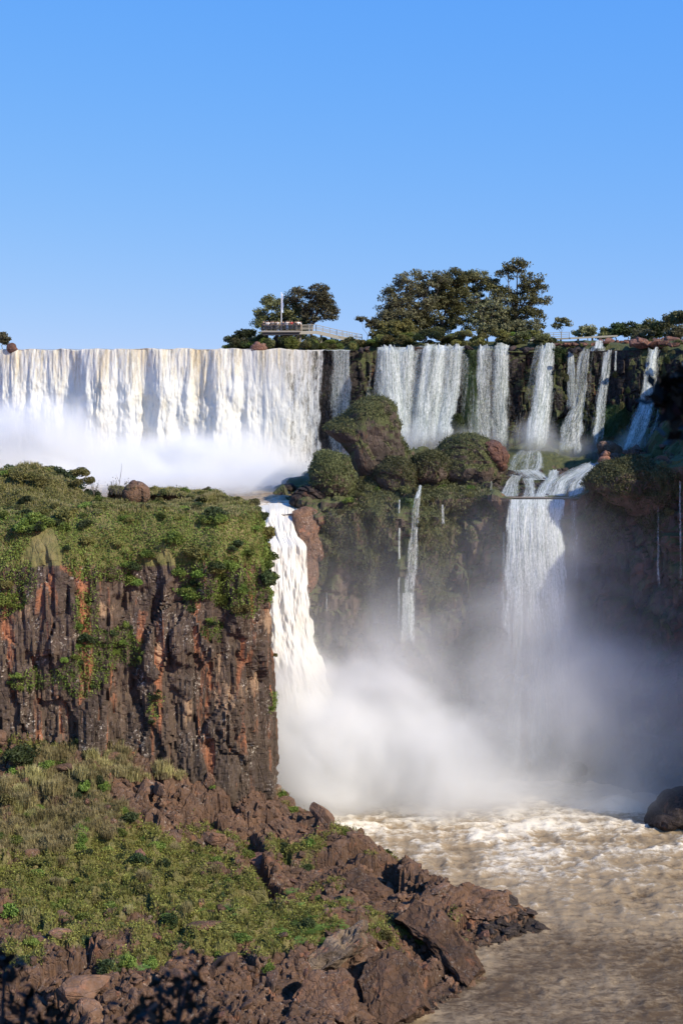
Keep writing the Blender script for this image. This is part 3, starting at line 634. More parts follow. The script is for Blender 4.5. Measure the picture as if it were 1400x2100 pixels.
fall([(1056, 1118, 922, 231), (1040, 1128, 934, 228), (1028, 1132, 948, 225), (1024, 1128, 960, 222), (1034, 1104, 976, 217)], 'rounded foaming mound under the tall white fall', dens=.50, bulge=1.0, seed=15, rough=.8, group='small cascades on the terrace')
for i, (rw, lb) in enumerate([
    ([(1050, 1072, 972, 214), (1034, 1064, 988, 208), (1018, 1062, 1018, 199)], 'leftmost small cascade stepping onto the lip of the terrace'),
    ([(1068, 1092, 978, 210), (1070, 1100, 1000, 204), (1066, 1100, 1019, 199)], 'squat cascade between two dark terrace stones'),
    ([(1040, 1110, 962, 217), (1050, 1126, 972, 214), (1072, 1136, 984, 210)], 'lacy apron of water spreading below the foaming mound'),
    ([(1126, 1150, 962, 215), (1120, 1146, 978, 210), (1104, 1138, 994, 205), (1096, 1128, 1019, 199)], 'frothy step between the apron and the long diagonal cascade'),
    ([(1236, 1266, 940, 216), (1212, 1250, 952, 212), (1184, 1230, 968, 207), (1164, 1206, 990, 202), (1160, 1196, 1019, 198.7)], 'shallow rush of water along the right side of the diagonal cascade'),
    ([(1108, 1112, 988, 209), (1100, 1112, 1004, 203), (1094, 1106, 1019, 199)], 'crooked thread of water on the terrace'),
    ([(1200, 1240, 946, 213), (1150, 1222, 966, 209), (1122, 1180, 985, 205), (1112, 1164, 1019, 199)], 'long diagonal cascade sliding down the terrace to the lip'),
    ([(1222, 1232, 958, 209), (1200, 1216, 976, 204), (1180, 1200, 996, 200), (1172, 1190, 1019, 198.5)], 'bluish slide of water under the diagonal cascade'),
    ([(1012, 1024, 968, 212), (1010, 1018, 985, 208)], 'tiny spill left of the terrace cascades'),
    ([(1004, 1010, 985, 206), (1002, 1009, 1005, 202)], 'short dribble at the left end of the terrace'),
    ([(858, 866, 994, 202), (852, 866, 1008, 200), (847, 864, 1022, 198.2)], 'small white spill above the green algae streak'),
]): fall(rw, lb, dens=.60, bulge=.15, seed=20 + i, rough=.35, group='small cascades on the terrace')
Lw = 'falls on the lower wall'
fall([(1040, 1153, 1024, 198), (1038, 1153, 1030, 196.6), (1036, 1152, 1100, 194.6), (1034, 1160, 1200, 193.2), (1030, 1172, 1320, 191.8), (1026, 1184, 1480, 190.5), (1020, 1190, 1640, 189.5)], 'wide lower fall pouring off the straight lip into the mist', dens=.74, bulge=.6, seed=40, nv=150, group=Lw, edge=.10)
fall([(1166, 1182, 1028, 196.6), (1160, 1186, 1100, 195.4), (1156, 1190, 1250, 194)], 'faint broken thread right beside the wide lower fall', dens=.50, bulge=.2, seed=41, nv=120, group=Lw)
fall([(1029, 1037, 1092, 196), (1026, 1036, 1180, 195.2), (1022, 1036, 1300, 194.6)], 'narrow threads left beside the wide lower fall', dens=.54, bulge=.2, seed=42, nv=120, group=Lw)
fall([(816, 820, 1025, 197.2), (815, 821, 1150, 196), (812, 822, 1320, 195)], 'hair-thin white line on the green algae streak', dens=.60, bulge=.1, seed=43, nv=120, group=Lw)
fall([(848, 862, 1022, 197), (838, 858, 1100, 195.7), (826, 852, 1220, 194.8), (820, 850, 1330, 194)], 'pale broken ribbon falling from the small spill', dens=.54, bulge=.2, seed=44, nv=120, group=Lw)
fall([(822, 850, 1216, 194.2), (818, 852, 1330, 193.4)], 'brighter patch of spray low on the pale ribbon', dens=.56, bulge=.3, seed=45, nv=70, group=Lw)
fall([(903, 912, 1035, 196.2), (902, 914, 1080, 195.8)], 'short glint of water on the mossy wall', dens=.47, bulge=.1, seed=46, group=Lw)
fall([(1347, 1352, 975, 191.4), (1345, 1351, 1060, 190), (1345, 1354, 1230, 189)], 'long thin white thread dropping down the dark wall', dens=.50, bulge=.1, seed=47, nv=120, group=Lw)
fall([(1390, 1397, 986, 189), (1391, 1398, 1150, 188), (1390, 1400, 1260, 187)], 'pale thread at the far right of the lower wall', dens=.46, bulge=.1, seed=48, nv=120, group=Lw)
fall([(668, 672, 1215, 196), (666, 671, 1262, 195.5)], 'tiny white thread low on the wall beside the chute', dens=.55, bulge=.1, seed=49, group=Lw)
# the great chute beside the cliff
fall([(496, 614, 1032, 206), (496, 616, 1042, 202), (500, 614, 1070, 199.5), (515, 616, 1105, 198), (515, 628, 1116, 196.0), (515, 632, 1200, 194.2), (515, 645, 1300, 192.2), (515, 672, 1385, 190.2), (510, 704, 1460, 188.2), (505, 730, 1600, 186.0)],
     'great creamy chute plunging beside the cliff end into the plume', mat=W_CHUTE, dens=.98, bulge=2.6, seed=50, nv=220, rough=1.1, group=None, tan_=.22, edge=.05)
fall([(598, 614, 1040, 200.5), (596, 622, 1075, 199), (600, 622, 1112, 197.6)], 'lacy white water over wet rock beside the chute', dens=.50, bulge=.2, seed=51, group=None, rough=.4)

# ---- plunge pool of the upper tier, flowing to the chute
nx, ny = 200, 150
pxx = np.linspace(-0.0, 1.0, nx)[:, None]; yy = np.linspace(0, 1, ny)[None]
Y = 198.5 + (249 - 198.5) * yy + 0 * pxx
XL = np.interp(Y, [198, 203, 212, 249], [-16.5, -17, -40, -75]); XR = np.interp(Y, [198, 203, 210, 225, 249], [-5.8, -6.5, -4.5, -3, 4])
X = XL * (1 - pxx) + XR * pxx
tur = smooth(-2, 1.5, 0 * Y + 1.2)
Zs = 38.0 + .018 * (Y - 200) * 1.0 + .35 * ridge(X * .35, Y * .35, o=4, seed=101) + .5 * fbm(X * .18, Y * .18, o=3, seed=102)
Zs = Zs - 1.2 * smooth(203, 198.5, Y)
fo = .72 + .3 * smooth(222, 240, Y) - .32 * np.exp(-((Y - 213) / 6)**2)
rv = M('river_surface', .35, .14)
fa = rv.attr('foam'); n1 = rv.noise(rv.map(rv.pos(), (.5, 1, 1)), 1.5, 9, .74, .8); n2 = rv.noise(rv.pos(), .16, 4, .6)
n3 = rv.n('TexNoise', {'Vector': rv.map(rv.pos(), (.8, 1, 1)), 'Scale': 1.6, 'Detail': 8, 'Roughness': .7, 'Distortion': 1.2}).outputs[0]
lace = rv.math('SUBTRACT', 1.0, rv.math('MULTIPLY', rv.math('ABSOLUTE', rv.math('SUBTRACT', n3, .5)), 7.0), clamp=True)
fmix = rv.math('ADD', rv.math('MULTIPLY', n1, .9), rv.math('MULTIPLY', lace, .13))
fm = rv.ramp(rv.math('ADD', fmix, rv.math('SUBTRACT', fa, .5)), (.60, 0.0), (.86, 1.0))
cc = rv.mix(n2, (.072, .048, .028), (.108, .073, .043))
cc = rv.mix(rv.ramp(rv.math('ADD', fmix, fa), (.74, 0.0), (1.15, .85)), cc, (.31, .235, .15))
cc = rv.mix(fm, cc, (.68, .62, .52)); rv.col(cc)
rv.link(rv.ramp(fm, (0, .38), (1, .7)), rv.b.inputs['Roughness'])
rv.bump(rv.math('ADD', n1, rv.math('MULTIPLY', rv.noise(rv.pos(), 3.5, 5, .7), .4)), .65, .2)
RIVER = rv.m
ob('plunge_pool_water', mesh('plunge_pool_water', np.stack([X, Y, Zs], -1).reshape(-1, 3), gridf(nx, ny), RIVER, True, {'foam': (fo + 0 * X).reshape(-1)}), kind='structure')

# terrace pool just behind the lower lip
V = np.array([[Xp(p, d), d, z_] for p, d, z_ in [(1016, 197.3, 39.45), (1190, 197.3, 39.45), (1196, 200.5, 39.5), (1008, 200.5, 39.5)]])
ob('terrace_water', mesh('terrace_water', V, [(0, 1, 2, 3)], RIVER, False, {'foam': [.3] * 4}), kind='structure')

# ---- the lower river
rows = np.concatenate([np.linspace(94, 206, 380)]); 
cols = np.linspace(-.16, .42, 400)
RX = cols[:, None] * rows[None]; RY = np.ones((len(cols), 1)) * rows[None]
agit = smooth(128, 172, RY + 6 * fbm(RX * .06, RY * .06, o=3, seed=111))
wv = .10 * fbm(RX * .35, RY * .5, o=4, seed=112) + agit * (.20 * ridge(RX * .8, RY * 1.2, o=3, seed=118) + .42 * ridge(RX * .28, RY * .42, o=5, seed=113) + .3 * fbm(RX * .12, RY * .2, o=3, seed=114)) + .22 * ridge(RX * .45, RY * 1.1, o=3, seed=115)
# standing wave near the right-hand rock
q = P(1270, 1655, 186); wv = wv + 1.3 * np.exp(-(((RX - q[0]) / 3.2)**2 + ((RY - q[1]) / 2)**2))
RZ = wv * 1.0
hbw = hbase(RX, RY)
foam = .25 + .24 * agit + .40 * np.clip(wv, -.5, .9) * (.3 + agit) + .16 * fbm(RX * .09, RY * .12, o=4, seed=116)
foam = foam + .22 * smooth(174, 192, RY)
shore = np.exp(-np.abs(hbw + .3) / .45) * smooth(90, 120, RY); foam = foam + .22 * shore * (.5 + fbm(RX * .5, RY * .5, o=3, seed=117))
ob('river', mesh('river', np.stack([RX, RY, RZ], -1).reshape(-1, 3), gridf(len(cols), len(rows)), RIVER, True, {'foam': foam.reshape(-1)}), kind='structure')

# ================================================================== ROCKS
def ico(sub):
    import bmesh
    bm = bmesh.new(); bmesh.ops.create_icosphere(bm, subdivisions=sub, radius=1.0)
    V = np.array([v.co[:] for v in bm.verts]); Fc = np.array([[v.index for v in f.verts] for f in bm.faces]); bm.free()
    return V, Fc
ICO3, ICO4, ICO5 = ico(3), ico(4), ico(5)
def rock_shape(seed, base=ICO3, planes=13, rough=.05):
    rs = np.random.RandomState(seed); V, Fc = base
    n = rs.normal(size=(planes, 3)); n /= np.linalg.norm(n, axis=1, keepdims=True)
    h = rs.uniform(.55, .95, planes)
    d = V @ n.T; r = np.where(d > .05, h[None] / np.maximum(d, .05), 9).min(1); r = np.minimum(r, 1.15)
    r = r * (1 + rough * fbm(V[:, 0] * 2.5 + seed, V[:, 1] * 2.5, V[:, 2] * 2.5, o=4, seed=seed))
    return V * r[:, None] * np.array([1, .85, .75]), Fc
BOULD = {}
for mt, nm in ((MAT_BOULDER, 'brown'), (MAT_WETROCK, 'wet'), (MAT_REDROCK, 'red')):
    BOULD[nm] = [mesh('boulder', *rock_shape(200 + i), mt, False) for i in range(9)]
def boulder(pos, size, kind='brown', label=None, group=None, rot=None, squash=(1, 1, 1), v=None, name='boulder', cat='boulder'):
    me = BOULD[kind][R.randint(9) if v is None else v]
    nm = (label.split(' on ')[0].split(' in ')[0] if 0 else name)
    o = ob(nm, me, label=label, category=cat, group=group)
    o.location = tuple(pos); o.rotation_euler = rot or tuple(R.uniform(-.5, .5, 2)) + (R.uniform(0, 6.28),)
    o.scale = (size * squash[0], size * squash[1], size * squash[2]); return o
def outline_rock(name, pts, D, depth, mat, label, cat, seed=0, amp=.5, moss=None, moss_z=.25, group=None, kind=None, tilt=0, mossn=1.0, pw=.75, cell=1.0):
    """solid rock: a closed silhouette (pixels at distance D) given real thickness and broken surface"""
    pts = np.array([P(x, y, D) for x, y in pts])[:, [0, 2]]; c = pts.mean(0); q = pts - c
    th = np.arctan2(q[:, 1], q[:, 0]); rr = np.hypot(q[:, 0], q[:, 1]); o_ = np.argsort(th); th, rr = th[o_], rr[o_]
    V, Fc = ICO5; phi = np.arcsin(np.clip(V[:, 1], -1, 1)); a = np.arctan2(V[:, 2], V[:, 0])
    r = np.interp(a, np.r_[th[-1] - 2 * math.pi, th, th[0] + 2 * math.pi], np.r_[rr[-1], rr, rr[0]])
    cp = np.cos(phi)**pw
    W = np.stack([r * cp * np.cos(a), depth * np.sin(phi), r * cp * np.sin(a)], 1)
    nn = W / (np.linalg.norm(W, axis=1, keepdims=True) + 1e-6)
    s = cell / max(1.0, rr.mean() / 3)
    dsp = amp * (.9 * facet(W[:, 0] * .45 * s + W[:, 1] * .3, W[:, 2] * .45 * s + W[:, 1] * .2, seed + 300, 1, .3) + .45 * facet(W[:, 0] * 1.2 * s + W[:, 1] * .6, W[:, 2] * 1.2 * s, seed + 301, 1, .4) + .6 * fbm(W[:, 0] * .5, W[:, 1] * .5, W[:, 2] * .5, o=4, seed=seed + 302))
    W = W + nn * dsp[:, None] * .6
    loc = np.array([c[0], D, c[1]])
    root = thing(name, tuple(loc), label, cat, group)
    ob('rock', mesh('rock', W, Fc, mat, False), root)
    if moss is not None:
        e1 = W[Fc[:, 1]] - W[Fc[:, 0]]; e2 = W[Fc[:, 2]] - W[Fc[:, 0]]; fn = np.cross(e1, e2); ar = np.linalg.norm(fn, axis=1); fn /= ar[:, None] + 1e-9
        cen = W[Fc].mean(1)
        msk = fn[:, 2] + .35 * fbm(cen[:, 0] * .5, cen[:, 1] * .5, cen[:, 2] * .5, o=3, seed=seed) > moss_z
        w_ = ar * msk; w_ /= w_.sum(); nl = int(9000 * mossn)
        i = R.choice(len(cen), nl, p=w_)
        C = cen[i] + fn[i] * R.uniform(0, .30, nl)[:, None] + R.normal(0, .15, (nl, 3))
        Vm, Fm = leaf_faces(C, R.uniform(.15, .42, nl), .4, up=.5, droop=.8)
        ob('moss', mesh('moss', Vm, Fm, moss, False), root, kind='stuff')
    return root
ledge = [(663, 880), (690, 862), (715, 848), (732, 825), (765, 813), (795, 818), (812, 850), (825, 900), (836, 945), (815, 975), (770, 985), (735, 978), (724, 955), (718, 930), (700, 908), (680, 895)]
outline_rock('overhanging_boulder', ledge, 210, 4.2, MAT_LEDGE, 'tall overhanging boulder with a pointed left lip and a mossy cap', 'boulder', 1, .55, L_MOSS, .35)
outline_rock('mossy_mound', [(640, 950), (652, 936), (680, 931), (705, 938), (716, 965), (720, 1000), (700, 1022), (665, 1022), (645, 1000)], 203, 3.0, MAT_LEDGE, 'squat bright green mossy mound at the edge of the chute', 'mound', 2, .4, L_MOSS, -.2)
outline_rock('mossy_mound', [(905, 915), (930, 900), (965, 893), (995, 900), (1020, 925), (1040, 950), (1030, 985), (990, 1005), (930, 1000), (895, 985), (890, 950)], 211, 5.0, MAT_LEDGE, 'broad green mound with bare red rock on its right shoulder', 'mound', 3, .7, L_MOSS, .0)
outline_rock('red_outcrop', [(990, 905), (1012, 902), (1030, 915), (1044, 945), (1030, 965), (1005, 950), (992, 930)], 208.5, 2.2, MAT_REDROCK, 'bare rust-red outcrop on the shoulder of the broad green mound', 'outcrop', 4, .4)
outline_rock('mossy_mound', [(845, 950), (870, 930), (900, 930), (916, 955), (912, 985), (880, 992), (850, 985)], 207, 2.6, MAT_LEDGE, 'small rounded green mound between the overhanging boulder and the broad mound', 'mound', 5, .4, L_MOSS, .0)
outline_rock('mossy_mound', [(780, 960), (810, 940), (840, 950), (850, 985), (835, 1015), (790, 1015), (770, 990)], 205, 2.8, MAT_LEDGE, 'low grey-green mound at the foot of the overhanging boulder', 'mound', 6, .4, L_MOSS, .0)
outline_rock('wet_rock', [(590, 1030), (600, 1012), (625, 998), (650, 1000), (672, 1015), (672, 1035), (630, 1040)], 202, 1.8, MAT_WETROCK, 'low black wet rock at the top of the great chute', 'rock', 7, .4)
outline_rock('wet_rock', [(575, 1000), (590, 992), (604, 994), (606, 1003), (590, 1006)], 214, 1.2, MAT_WETROCK, 'half-drowned dark rock in the current above the chute', 'rock', 8, .2)
outline_rock('wet_rock', [(600, 1050), (625, 1040), (650, 1050), (655, 1090), (650, 1150), (640, 1210), (625, 1230), (618, 1180), (622, 1120), (605, 1090)], 198.5, 2.0, MAT_BOULDER, 'grey wet buttress along the right side of the great chute', 'rock', 9, .5)
outline_rock('rock_slab', [(1224, 912), (1240, 904), (1262, 908), (1272, 940), (1262, 948), (1240, 935)], 219, 1.3, MAT_BOULDER, 'big tilted dark slab leaning beside the rightmost strong fall', 'slab', 10, .25)
outline_rock('mossy_mound', [(1190, 990), (1220, 960), (1270, 948), (1330, 950), (1370, 965), (1385, 1000), (1370, 1040), (1320, 1050), (1270, 1035), (1235, 1010)], 193.5, 4.0, MAT_LEDGE, 'long mossy brow hanging over the dark wall right of the terrace', 'mound', 11, .6, L_MOSS, -.6, mossn=2.4)
outline_rock('river_rock', [(1322, 1686), (1330, 1670), (1350, 1655), (1358, 1640), (1388, 1628), (1420, 1620), (1450, 1640), (1450, 1692), (1380, 1690)], 180, 4, MAT_WETROCK, 'dark rock standing in the river at the right, half veiled by spray', 'rock', 12, .3)
outline_rock('river_rock', [(1158, 1582), (1170, 1568), (1190, 1566), (1203, 1580), (1190, 1592), (1165, 1592)], 191, 1.2, MAT_WETROCK, 'small dark hump awash in the mist below the lower fall', 'rock', 13, .2)
outline_rock('rim_rock', [(512, 712), (520, 706), (535, 705), (548, 704), (549, 717), (512, 718)], 249, 1.2, MAT_REDROCK, 'pink-brown boulder on the brink under the viewing platform', 'rock', 14, .2)
outline_rock('rim_rock', [(16, 707), (30, 705), (35, 712), (38, 718), (15, 718)], 259, .7, MAT_REDROCK, 'small red rock on the brink at the far left', 'rock', 15, .15)
SLABS = [([(735, 2010), (755, 1965), (800, 1942), (848, 1985), (872, 2062), (800, 2105), (745, 2090)], 127.3, 1.7, 'largest smooth slab leaning into the water at the bottom of the shore'),
    ([(815, 1885), (850, 1848), (900, 1868), (950, 1925), (988, 1985), (957, 2022), (915, 1985), (865, 1930)], 137.0, 1.6, 'long sunlit slab sloping down to the wet inlet'),
    ([(905, 1838), (955, 1812), (1035, 1825), (1052, 1868), (1000, 1888), (940, 1880)], 147.0, 1.4, 'orange-brown slab standing behind the black tip of the point'),
    ([(630, 1962), (690, 1908), (742, 1888), (738, 1930), (690, 1972), (645, 1998)], 130.0, 1.1, 'pale tan slab beneath the bright ferns'),
    ([(598, 2045), (645, 1992), (700, 1985), (724, 2040), (704, 2096), (620, 2100)], 121.0, 1.4, 'heavy brown slab left of the largest smooth one'),
    ([(690, 1800), (735, 1778), (790, 1815), (812, 1860), (760, 1858), (705, 1838)], 149.5, 1.1, 'sloping brown slab below the black hollow of the crest'),
    ([(540, 1690), (580, 1672), (622, 1700), (640, 1760), (600, 1790), (555, 1760)], 161.0, 1.2, 'flat reddish slab forming the right wall of the deep crack'),
    ([(860, 1800), (890, 1795), (925, 1818), (930, 1845), (885, 1840)], 150.0, .9, 'dark block on the crest before the orange-brown slab')]
def slab_rock(pts, D, depth, mat, label, seed, lean=.75):
    import bmesh
    zc = np.mean([Zp(y, D) for _, y in pts]); bm = bmesh.new(); fr = []; bk_ = []
    rs = np.random.RandomState(seed); cx = np.mean([x for x, _ in pts]); cyy = np.mean([y for _, y in pts])
    for x, y in pts:
        d = D + lean * (Zp(y, D) - zc) + rs.normal(0, .25); p = P(x, y, d); fr.append(bm.verts.new(p))
        x2, y2 = cx + (x - cx) * 1.12 + 6, cyy + (y - cyy) * 1.1 + 8; bk_.append(bm.verts.new(P(x2, y2, d + depth * (1 + rs.uniform(-.2, .3)))))
    n = len(pts); cen = bm.verts.new(P(cx + rs.normal(0, 8), cyy + rs.normal(0, 8), D - rs.uniform(.2, .6)))
    for k in range(n): bm.faces.new((fr[k], fr[(k + 1) % n], cen)); bm.faces.new((fr[(k + 1) % n], fr[k], bk_[k], bk_[(k + 1) % n]))
    bm.faces.new(bk_[::-1]); bmesh.ops.triangulate(bm, faces=bm.faces[:]); bmesh.ops.recalc_face_normals(bm, faces=bm.faces[:])
    bmesh.ops.subdivide_edges(bm, edges=bm.edges[:], cuts=9, use_grid_fill=True); bmesh.ops.triangulate(bm, faces=bm.faces[:]); bm.normal_update()
    V = np.array([v.co[:] for v in bm.verts]); N = np.array([v.normal[:] for v in bm.verts]); Fc = np.array([[v.index for v in f.verts] for f in bm.faces]); bm.free()
    cc = V.mean(0); W = V - cc; a_ = W[:, 0] * .8 + W[:, 2] * .5; b_ = W[:, 2] * .8 - W[:, 0] * .5 + W[:, 1] * .4
    dsp = .16 * facet(a_ * .5, b_ * .8, seed, 1.2, .5) + .09 * facet(a_ * 1.4, b_ * 2.2, seed + 1, 1.2, .6) + .10 * fbm(W[:, 0] * .9, W[:, 1] * .9, W[:, 2] * .9, o=4, seed=seed) - .28 * smooth(.05, 0, np.abs(vn(a_ * .45, b_ * .18, seed=seed + 3)))
    root = thing('slab', tuple(cc), label, 'slab'); ob('rock', mesh('rock', W + N * dsp[:, None], Fc, mat, False), root)
for k_, (pt_, D_s, dp_, lb_) in enumerate(SLABS): slab_rock(pt_, D_s, dp_ + .6, MAT_BOULDER if k_ != 3 else MAT_PALE, lb_, 60 + k_)
# angular blocks that can be told apart on the shore
for (px, py, wpx, D, kd, sq, rot, lb) in [
    (562, 1632, 26, 177, 'brown', (1, 1, .95), None, 'round brown boulder resting against the foot of the cliff end'),
    (520, 1640, 24, 174, 'red', (1.3, 1, .7), None, 'flat reddish block beside the round boulder at the cliff foot'),
    (800, 1765, 24, 153, 'brown', (1, 1, .9), (0, .5, .3), 'dark cracked block overhanging a black hollow on the ridge crest'),
    (1045, 1850, 22, 148.5, 'wet', (1.5, 1, .6), (0, .4, 0), 'black shattered slab on the tip of the point'),
    (1080, 1868, 16, 149, 'wet', (1.8, 1, .5), (0, .2, 0), 'last black rock where the point meets the river'),
    (362, 1938, 20, 126, 'brown', (1, 1, 1), None, 'pale-faced cube of rock in the middle of the scree'),
    (420, 1895, 24, 130, 'brown', (1.6, 1, .5), (0, 0, .1), 'flat ledge block with grass hanging over its edge'),
    (140, 1915, 26, 124, 'brown', (1.6, .9, .6), (.2, .4, .2), 'leaning dark slab with a reddish top edge low on the hillside'),
    (190, 2065, 32, 112, 'brown', (1.1, 1, .8), None, 'rounded brown boulder among small scree at the bottom'),
    (640, 1955, 24, 127, 'brown', (1, 1, .9), None, 'blocky boulder left of the large smooth slab'),
    (300, 1610, 26, 158, 'brown', (1, .9, 1), None, 'white-speckled block in the dry grass'),
    (350, 1665, 26, 152, 'brown', (1.2, 1, .8), None, 'smooth reddish block below the white-speckled one'),
    (330, 1612, 22, 157, 'brown', (.9, .9, 1.2), None, 'pointed pale rock with a dark hole at its left'),
    (130, 1590, 20, 158, 'brown', (1.3, 1, .8), None, 'low brown rock behind a lime-green bush'),
    (50, 1615, 14, 155, 'brown', (1.3, 1, .8), None, 'pale streaked stone in grass at the left'),
]:
    q = P(px, py, D); r = wpx / F * D
    zz_ = float(hgt(np.array([q[0]]), np.array([q[1]]))[0])
    boulder((q[0], q[1], max(zz_ + .1 * r, q[2] - .4) if abs(zz_ - q[2]) < 2.5 else zz_), r, kd, lb, None, rot, sq)

LM = [(520, 1740, 'the deep dark crack'), (640, 1890, 'the bright ferns'), (45, 1570, 'the big dark bush'), (175, 1620, 'the lime-green bush'), (230, 1560, 'the tall dry grass'), (560, 1630, 'the round boulder'),
      (800, 1770, 'the black hollow on the crest'), (800, 2030, 'the largest smooth slab'), (420, 1890, 'the flat overhung ledge'), (190, 2060, 'the rounded bottom boulder'), (140, 1915, 'the leaning dark slab'), (285, 1775, 'the dark green clump'),
      (1080, 1865, 'the black tip of the point'), (960, 1960, 'the wet inlet'), (340, 1640, 'the white-speckled blocks'), (385, 1215, 'the big hanging shrub'), (555, 1150, 'the end of the cliff'), (50, 1090, 'the pale cliff rocks'),
      (205, 1010, 'the dark skyline bush'), (280, 1005, 'the brown cliff-top rock'), (460, 1110, 'the small cave in the brow'), (175, 1310, 'the dark creeper'), (430, 1040, 'the flat grassy cliff top'), (300, 1440, 'the cliff foot'), (470, 1420, 'the pale cliff patch'),
      (577, 690, 'the viewing platform'), (690, 700, 'the walkway'), (500, 700, 'the dark leaning tree'), (830, 690, 'the wide spreading tree'), (930, 700, 'the dense middle tree'), (1060, 690, 'the ragged tall tree'), (1150, 690, 'the spindly tree'), (1230, 705, 'the notch spill'),
      (1335, 710, 'the rightmost strong fall'), (1285, 690, 'the right tree line'), (1080, 975, 'the foaming mound'), (1180, 975, 'the diagonal cascade'), (1248, 930, 'the tilted dark slab'), (1370, 930, 'the mossy right cliff'), (1110, 760, 'the tall white fall'), (1245, 800, 'the slender stepped fall'), (1195, 800, 'the fanning fall'),
      (745, 1040, 'the mossy wall'), (840, 1040, 'the algae streak'), (940, 960, 'the broad green mound'), (745, 890, 'the overhanging boulder'), (680, 975, 'the squat mossy mound'), (20, 965, 'the left cliff-top corner'), (130, 970, 'the far rise')]
def where(o):
    p = o.location; return 700 + p.x / p.y * F, HY + (CAMZ - p.z) / p.y * F
def desc(o):
    x, y = where(o); d = [(x - a)**2 + (y - b)**2 for a, b, _ in LM]; k = int(np.argmin(d)); a, b, n = LM[k]; r = d[k]**.5
    rel = 'beside' if r < 32 else (('right of' if x > a else 'left of') if abs(x - a) > abs(y - b) else ('below' if y > b else 'above'))
    if r > 85: rel = 'well ' + rel
    return rel + ' ' + n
DESC = []
def vis(x, y, z): return 700 + x / y * F, HY + (CAMZ - z) / y * F
# scatter over the hillside by what the picture shows: where rock, where green
cand = np.stack([R.uniform(-40, 24, 60000), R.uniform(104, 182, 60000)], 1)
hzc = hgt(cand[:, 0], cand[:, 1]); cpx, cpy = vis(cand[:, 0], cand[:, 1], hzc)
inn = (cpx > -60) & (cpx < 1150) & (cpy < 2180) & (hzc > -.2)
cand, hzc, cpx, cpy = cand[inn], hzc[inn], cpx[inn], cpy[inn]
gr = .92 * greenness(cpx, cpy) + 1.15 * fbm(cand[:, 0] * .25, cand[:, 1] * .25, o=4, seed=130)
rk = np.where(gr < .98)[0]; rk_s = np.where(gr < .66)[0]; R.shuffle(rk)
n_b = 0; placed = []
for i in rk:
    x, y = cand[i]; low = cpy[i] > 1900
    s = min(.28 * (1 + R.pareto(2.2)), 1.5) * (1.15 if low else 1.0)
    if s < .34 or (gr[i] > .72 and s < .5): continue
    if cpx[i] > 720 and s > .8: s *= .6
    if any((x - a)**2 + (y - b)**2 < (.75 * (s + c))**2 for a, b, c in placed): continue
    placed.append((x, y, s)); n_b += 1
    kd = 'red' if R.rand() < .25 else 'brown'
    if cpx[i] > 1000: kd = 'wet'
    lb, gp = ('brown angular boulder in the loose scree at the foot of the hillside', 'scree boulders at the bottom') if low else (('brown block lying on the ridge between grass and river', 'blocks on the river ridge') if cpx[i] > 480 else ('brown boulder lying in the grass of the upper hillside', 'boulders in the hillside grass'))
    sq = (R.uniform(.8, 1.5), R.uniform(.7, 1.2), R.uniform(.6, 1.1)); o = boulder((x, y, hzc[i] + (.12 if gr[i] < .72 else .3) * s), s, kd, lb, gp, None, sq)
    o['label'] = ('large ' if s > .8 else 'medium ' if s > .5 else 'small ') + ('flat ' if sq[2] < .75 else 'long ' if sq[0] > 1.25 else 'blocky ') + {'red': 'reddish ', 'brown': 'brown ', 'wet': 'black wet '}[kd] + 'boulder ' + desc(o); DESC.append(o)
    if n_b >= 285: break
# small stones past counting, one mass
sm = R.choice(rk_s, 9000); Vs = []; Fs = []
tiny = [rock_shape(260 + i, ico(1), 8, 0) for i in range(6)]
wts = smooth(1850, 1960, cpy[sm]) * .45 + .35
n0 = 0
for i, wt in zip(sm, wts):
    if R.rand() > wt: continue
    v, f = tiny[R.randint(6)]; s = .12 + .42 * R.rand()**2; a = R.uniform(0, 6.28)
    Mx = np.array(Euler((R.uniform(-1, 1), R.uniform(-1, 1), a)).to_matrix())
    x = cand[i, 0] + R.normal(0, .2); y = cand[i, 1] + R.normal(0, .2)
    vv = (v * s * R.uniform(.7, 1.4, 3)) @ Mx.T; vv += [x, y, float(hgt(np.array([x]), np.array([y]))[0]) + .1 * s]
    Vs.append(vv); Fs.append(f + n0); n0 += len(v)
ob('scree_stones', mesh('scree_stones', np.concatenate(Vs), np.concatenate(Fs), MAT_BOULDER, False), kind='stuff')
# broken wet stones at the waterline of the point
for k in range(46):
    px = R.uniform(985, 1105); t_ = (px - 985) / 120; D = 143.5 + 3.5 * t_ + R.normal(0, .9) + 1.5 * t_
    q = Xp(px, D); boulder((q, D, max(0.0, float(hgt(np.array([q]), np.array([D]))[0])) + R.uniform(0, .2)), R.uniform(.25, .75), 'wet', 'black wet stone in the jumble at the waterline of the point', 'wet stones at the tip of the point', None, (1.4, 1, .7), name='wet_stone', cat='stone')
